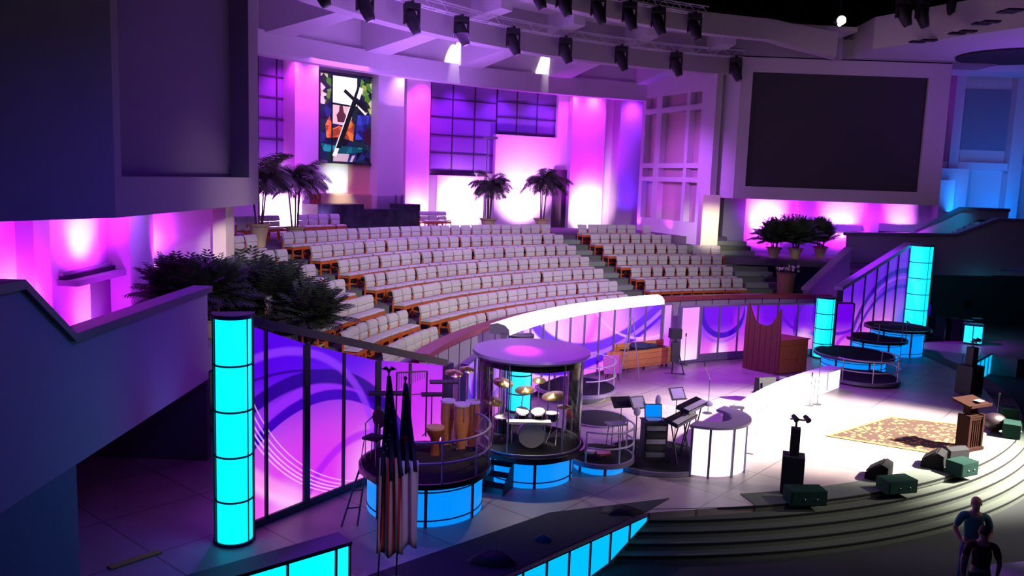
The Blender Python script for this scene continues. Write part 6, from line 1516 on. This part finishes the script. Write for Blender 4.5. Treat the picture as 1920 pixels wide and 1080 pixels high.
person('standing person in dark maroon clothes in front of the man in teal', g, math.radians(160), 1.70, mat('maroon_jacket', (.05, .012, .012), .9), mat('dark_trousers', (.015, .013, .018), .9), mat('dark_hair', (.03, .015, .012), .8),
       [((-.29, .02, 1.12), (-.28, -.04, .86), (-.27, -.06, .79)), ((.29, .02, 1.12), (.28, -.04, .86), (.27, -.06, .79))])
# white clothed table at the right corner
q = at(1905, 1068, HF+.74); T = thing('clothed_table', 'table with a pale violet white cloth cut off by the bottom right corner', 'table', (q.x+.25, q.y-.1, HF), .25)
m = MB(); m.box((0, 0, .73), (1.3, .7, .03)); m.build('top', greym, T, local=True)
m = MB(); m.box((0, 0, .752), (1.36, .76, .012)); m.box((0, .375, .55), (1.36, .012, .4)); m.box((-.675, 0, .55), (.012, .76, .4)); m.build('tablecloth', whitecloth, T, local=True)
for sx in (-1, 1):
    for sy in (-1, 1):
        m = MB(); m.tube([(sx*.55, sy*.28, 0), (sx*.55, sy*.28, .72)], .02); m.build('leg', darkm, T, local=True)
# --- equipment in the dark far right: chairs / racks seen as silhouettes
q = at(1768, 660, 0); T = thing('instrument_rack', 'dark tangle of cased instruments on the far right platform', 'rack', (19.6, 38.2-1.3, 0))
rnd = random.Random(5)
for k in range(6):
    m = MB(); m.box((-1.4+.55*k, rnd.uniform(-.2, .2), .45+rnd.uniform(0, .15)), (.4, .4, .9+rnd.uniform(0, .25)), rnd.uniform(-.3, .3)); m.build('case', (darkm, blackp)[k % 2], T, local=True)
q = atY(1728, 590, 37.2); T = thing('video_monitor', 'dim violet lit panel on the far right platform', 'monitor', (q.x, 37.2, q.z-1.2))
m = MB(); m.box((0, 0, 1.2), (.75, .05, .95)); m.build('screen', mat('violet_monitor', (.05, .02, .2), .4, emit=(.06, .0, .45), estr=.6), T, local=True); m = MB(); m.tube([(0, .05, 0), (0, .05, 1.0)], .03); m.build('stand', darkm, T, local=True)
T.location.z = 0.0; 
for ch in T.children: pass
q2_ = zat(q.x, 37.2, 590)
T.location.z = q2_-1.2 if q2_ < 1.3 else 0
q = atY(1815, 570, 41.9); b = MB(); b.lathe(q, [(.01, 0), (.22, 0), (.22, .04), (.01, .04)], 24, M=Matrix.Rotation(PI/2, 3, 'X')); tag(b.build('wall_speaker', blackp), 'round black wall speaker under the right balcony', 'speaker')
# low blue stair rail on the balcony stair
b = MB(); p0_ = atY(1800, 430, 40.9); p1_ = atY(1832, 413, 40.9); b.tube([p0_, p1_, p1_+Vector((.4, 0, 0))], .035, 8); b.tube([p0_, Vector((p0_.x, p0_.y, 3.2))], .03); tag(b.build('stair_handrail', darkm), 'dark handrail on the blue lit balcony stair', 'handrail')

# ================================================================== COLOURED WASH LIGHTS (uplights and coves at the walls, plus unseen lamps added as fill)
def wash(name, x, y, R, color, power, spot=70, dist=1.6, ztop=None, zsrc=4.3, size=.12, blend=.8):
    """fixture on the platform floor in front of a wall, aimed up at photo point (x,y) on radius R"""
    t = cyl(x, y, R); d = math.degrees(math.atan2(t.y-CY, t.x-CX)); s_ = polar(d, R-dist, zsrc); return lamp('SPOT', name, s_, t, color, power, size, spot, blend)
MG2 = (0.62, 0.015, 1.0); CORE = (1.0, 0.55, 1.0)  # CORE: added whitish lamps that burn out the centres of the magenta pools
for x, y, R, d_, pw, cp, zc_ in ((520, 380, 30.2, 1.3, 1500, 600, 4.5), (862, 378, 30.2, 1.5, 2200, 900, 4.5), (977, 350, 30.2, 1.7, 2300, 600, 4.6), (1103, 385, 29.7, 1.2, 2200, 700, 4.5), (782, 385, 30.2, 1.0, 700, 150, 4.4)):
    wash('uplight', x, y-45, R, MG2, pw*.75, 84, d_, zsrc=zc_, blend=1.0); wash('uplight', x, y+12, R, CORE, cp*2.7, 100, d_+.15, zsrc=zc_, blend=1.0)
wash('uplight', 1125, 250, 29.7, MG2, 700, 60, 1.3, blend=1.0); wash('uplight', 575, 250, 29.7, VIOLET, 260, 90, 1.3, blend=1.0); wash('uplight', 1035, 300, 30.2, MG2, 250, 80, 1.5, blend=1.0); wash('uplight', 1182, 260, 30.0, (.08, .01, 1.0), 700, 100, 1.4, blend=1.0)
wash('uplight', 1052, 240, 30.2, MG2, 500, 80, 1.5, blend=1.0)
wash('niche_light', 630, 335, 30.3, (.80, 1.0, .75), 130, 70, 1.3, zsrc=cyl(630, 372, 28.9).z+.3)
wash('niche_light', 640, 380, 30.1, WARM, 90, 80, 1.0, zsrc=cyl(630, 378, 29.0).z+.2)
for x, c, p in ((520, MAGENTA, 500), (570, MAGENTA, 450), (640, (1, .6, .5), 60), (730, VIOLET, 180), (785, MAGENTA, 550), (850, (.35, .02, 1.0), 600), (930, (.30, .02, 1.0), 550), (1010, (.28, .03, 1.0), 420), (1060, MAGENTA, 480), (1100, MAGENTA, 600), (1180, PURPLE, 450)):
    d = ang(x, 150, W); lamp('SPOT', 'cove_downlight', polar(d, 29.35, bz0+.30), polar(d, 30.5, bz0-3.2), c, p*1.6, .25, 100, 1.0)
# coffer scallops
for x, y in ((500, 40), (850, 100), (1021, 110), (1211, 138)):
    t = cyl(x, y, 28.9); d = math.degrees(math.atan2(t.y-CY, t.x-CX)); lamp('SPOT', 'coffer_scallop_light', polar(d, 28.5, min(t.z+.9, CZ-.12)), polar(d, 28.95, t.z-.6), (1, .85, 1), 900, .03, 42, .4)
# left room behind the parapet
for y_, zt_, p in ((lx(152), 4.45, 1500), (lx(264), 3.9, 2200), (lx(10), 3.2, 1300), (lx(160), 2.65, 500)):
    lamp('SPOT', 'room_uplight', (-8.3, y_-.1, zt_), (-9.5, y_, zt_+1.0), MG2, p*.8, .12, 120 if y_ < 19.5 else 75, 1.0)
    lamp('SPOT', 'room_uplight', (-8.2, y_-.1, zt_), (-9.5, y_, zt_+.6), CORE, p*(.16 if y_ < 19.5 else .4), .12, 60, 1.0)  # added core lamp, whitens the hot spot like overexposure
lamp('AREA', 'room_fill_light', (-8.4, 19.5, 5.4), (-8.8, 19.5, 2), PURPLE, 120, 1.0, sy=8); lamp('POINT', 'room_end_light', (-8.6, 24.3, 4.3), None, PURPLE, 90, .2)
lamp('SPOT', 'pillar_light', (-5.2, pc.y-5.5, 5.4), (-7.35, pc.y, 4.4), WARM, 900, .1, 16, .6)  # unseen spot added to brighten the cream pillar
# right niche wall
for x, p in ((1437, 3200), (1576, 1900), (1700, 1900)):
    t = atY(x, 405, 42.4); lamp('SPOT', 'niche_uplight', (t.x, 40.9, 3.6), (t.x, 42.4, t.z), MG2, p*.8, .12, 110, 1.0); lamp('SPOT', 'niche_uplight', (t.x, 40.9, 3.6), (t.x, 42.4, t.z-.2), CORE, p*.5, .12, 60, 1.0)  # the CORE lamp of each pair is added for a burnt-out centre
lamp('AREA', 'niche_fill_light', (15.5, 40.8, 5.7), (15.5, 41.4, 3), PURPLE, 160, 8, sy=1.0)
lamp('SPOT', 'column_light', (8.6, 35.2, 5.2), ((c0+c1)/2, 38.7, 4.5), WARM, 900, .1, 44, 1.0)
lamp('SPOT', 'percussion_light', (1.5, 12.5, 7.5), (CG.x+.5, CG.y, 1.4), (1.0, .62, .35), 1300, .1, 14, .9)  # unseen warm spot added on the congas
# blue on the far right wall and stair
lamp('AREA', 'blue_wall_light', (24.6, 41.2, 6.2), (25.0, 43.4, 8.0), (0.0, .20, 1.0), 120, 1.0, sy=6)
lamp('AREA', 'blue_wall_light', (22.0, 41.6, 5.9), (22.2, 43.4, 7.0), (0.0, .22, 1.0), 50, 1.0, sy=3)
lamp('SPOT', 'blue_stair_light', (22.6, 39.6, 7.4), (21.2, 40.2, 4.6), (0.0, .5, 1.0), 420, .2, 70, .8)
lamp('POINT', 'under_balcony_light', (21.5, 38.0, 2.0), None, (0.0, .45, .6), 30, .3)
# right wall of the choir: soft violet
lamp('SPOT', 'side_wall_wash', polar(120, 22, 9.0), (8.6, 41.0, 6.0), (.50, .10, 1.0), 2600, .5, 60, .9)
lamp('SPOT', 'side_wall_uplight', (7.6, 41.2, 4.2), (7.9, 43, 6.0), MAGENTA, 120, .1, 60, .9)
# right hand housing faint violet, soffit violet
lamp('AREA', 'soffit_wash', (22, 33, 7), (22, 34, 14), (.32, .08, 1.0), 260, 3, sy=3)
lamp('SPOT', 'housing_wash', (6, 18, 10), (15, 38.4, 8.5), (.85, .55, .80), 1700, .6, 36, .9)
# left housing: dim violet from the house side and a warmer foot
lamp('SPOT', 'left_housing_wash', (2, 20, 5.0), (-6.8, 18.5, 7.0), (.34, .17, 1.0), 420, .6, 60, 1.0)
lamp('SPOT', 'left_housing_foot', (-1, 24, 5.2), (-6.8, 20, 5.8), (1, .75, .8), 650, .4, 30, 1.0)
lamp('SPOT', 'left_side_blue', (-5, 2, 5), (-8, 12, 7.5), (.04, .10, 1.0), 50, .6, 60, 1.0)
# unseen blue spot standing in for the cyan column's glow on the parapet
lamp('SPOT', 'parapet_blue_wash', (-5.6, 15.3, .6), (-6.6, 15.6, 3.4), (0.0, .22, 1.0), 70, .1, 70, 1.0)
lamp('AREA', 'stage_left_purple', (-1.5, 12.2, 7.5), (-2.5, 14.6, 0), (.10, .04, 1.0), 150, 1.5, sy=1.5)
lamp('SPOT', 'right_cap_wash', polar(112, 17, 11.5), (15.8, 35.2, 3.2), (.32, .01, 1.0), 12000, .2, 22, .9)  # unseen purple spot added for the sloping cap
lamp('SPOT', 'flag_light', (2.0, 8.5, 6.5), (-1.8, 12.6, 1.2), (.75, .45, .9), 620, .2, 16, 1.0)  # unseen front spot added so the flags do not go black
lamp('SPOT', 'floor_violet', (-5.6, 20.5, 8.5), (-3.2, 14.0, 0), (.20, .02, 1.0), 1500, .3, 40, 1.0)
# luminous slot where the cove meets the back wall
strip = mat('cove_strip_glow', (.8, .5, .8), .4, emit=(1.0, .35, 1.0), estr=1.6)
for i, (xa, xb, R_) in enumerate(((484, 556, 30.40), (757, 806, 30.2), (806, 1043, 30.40), (1070, 1132, 29.66))):
    zb_s = cyl((xa+xb)/2, 0, BR).z*0+bz0+(R_-BR)*0.045*(bz0-6.5)
    b = MB(); b.arc(R_-.05, R_, zb_s-.02, zb_s+.30, ang(xa, 150, R_), ang(xb, 150, R_), 10); tag(b.build('cove_light_strip', strip), 'thin glowing pink strip under the curved ceiling beam, %s from the left' % ORD[i], 'light strip', 'glowing strips under the ceiling beam')
lamp('SPOT', 'plant_light', (9.5, 31.0, 8.5), (13.6, 39.2, 4.0), (.85, .9, .75), 420, .2, 22, 1.0)  # unseen spot added to lighten the right palms
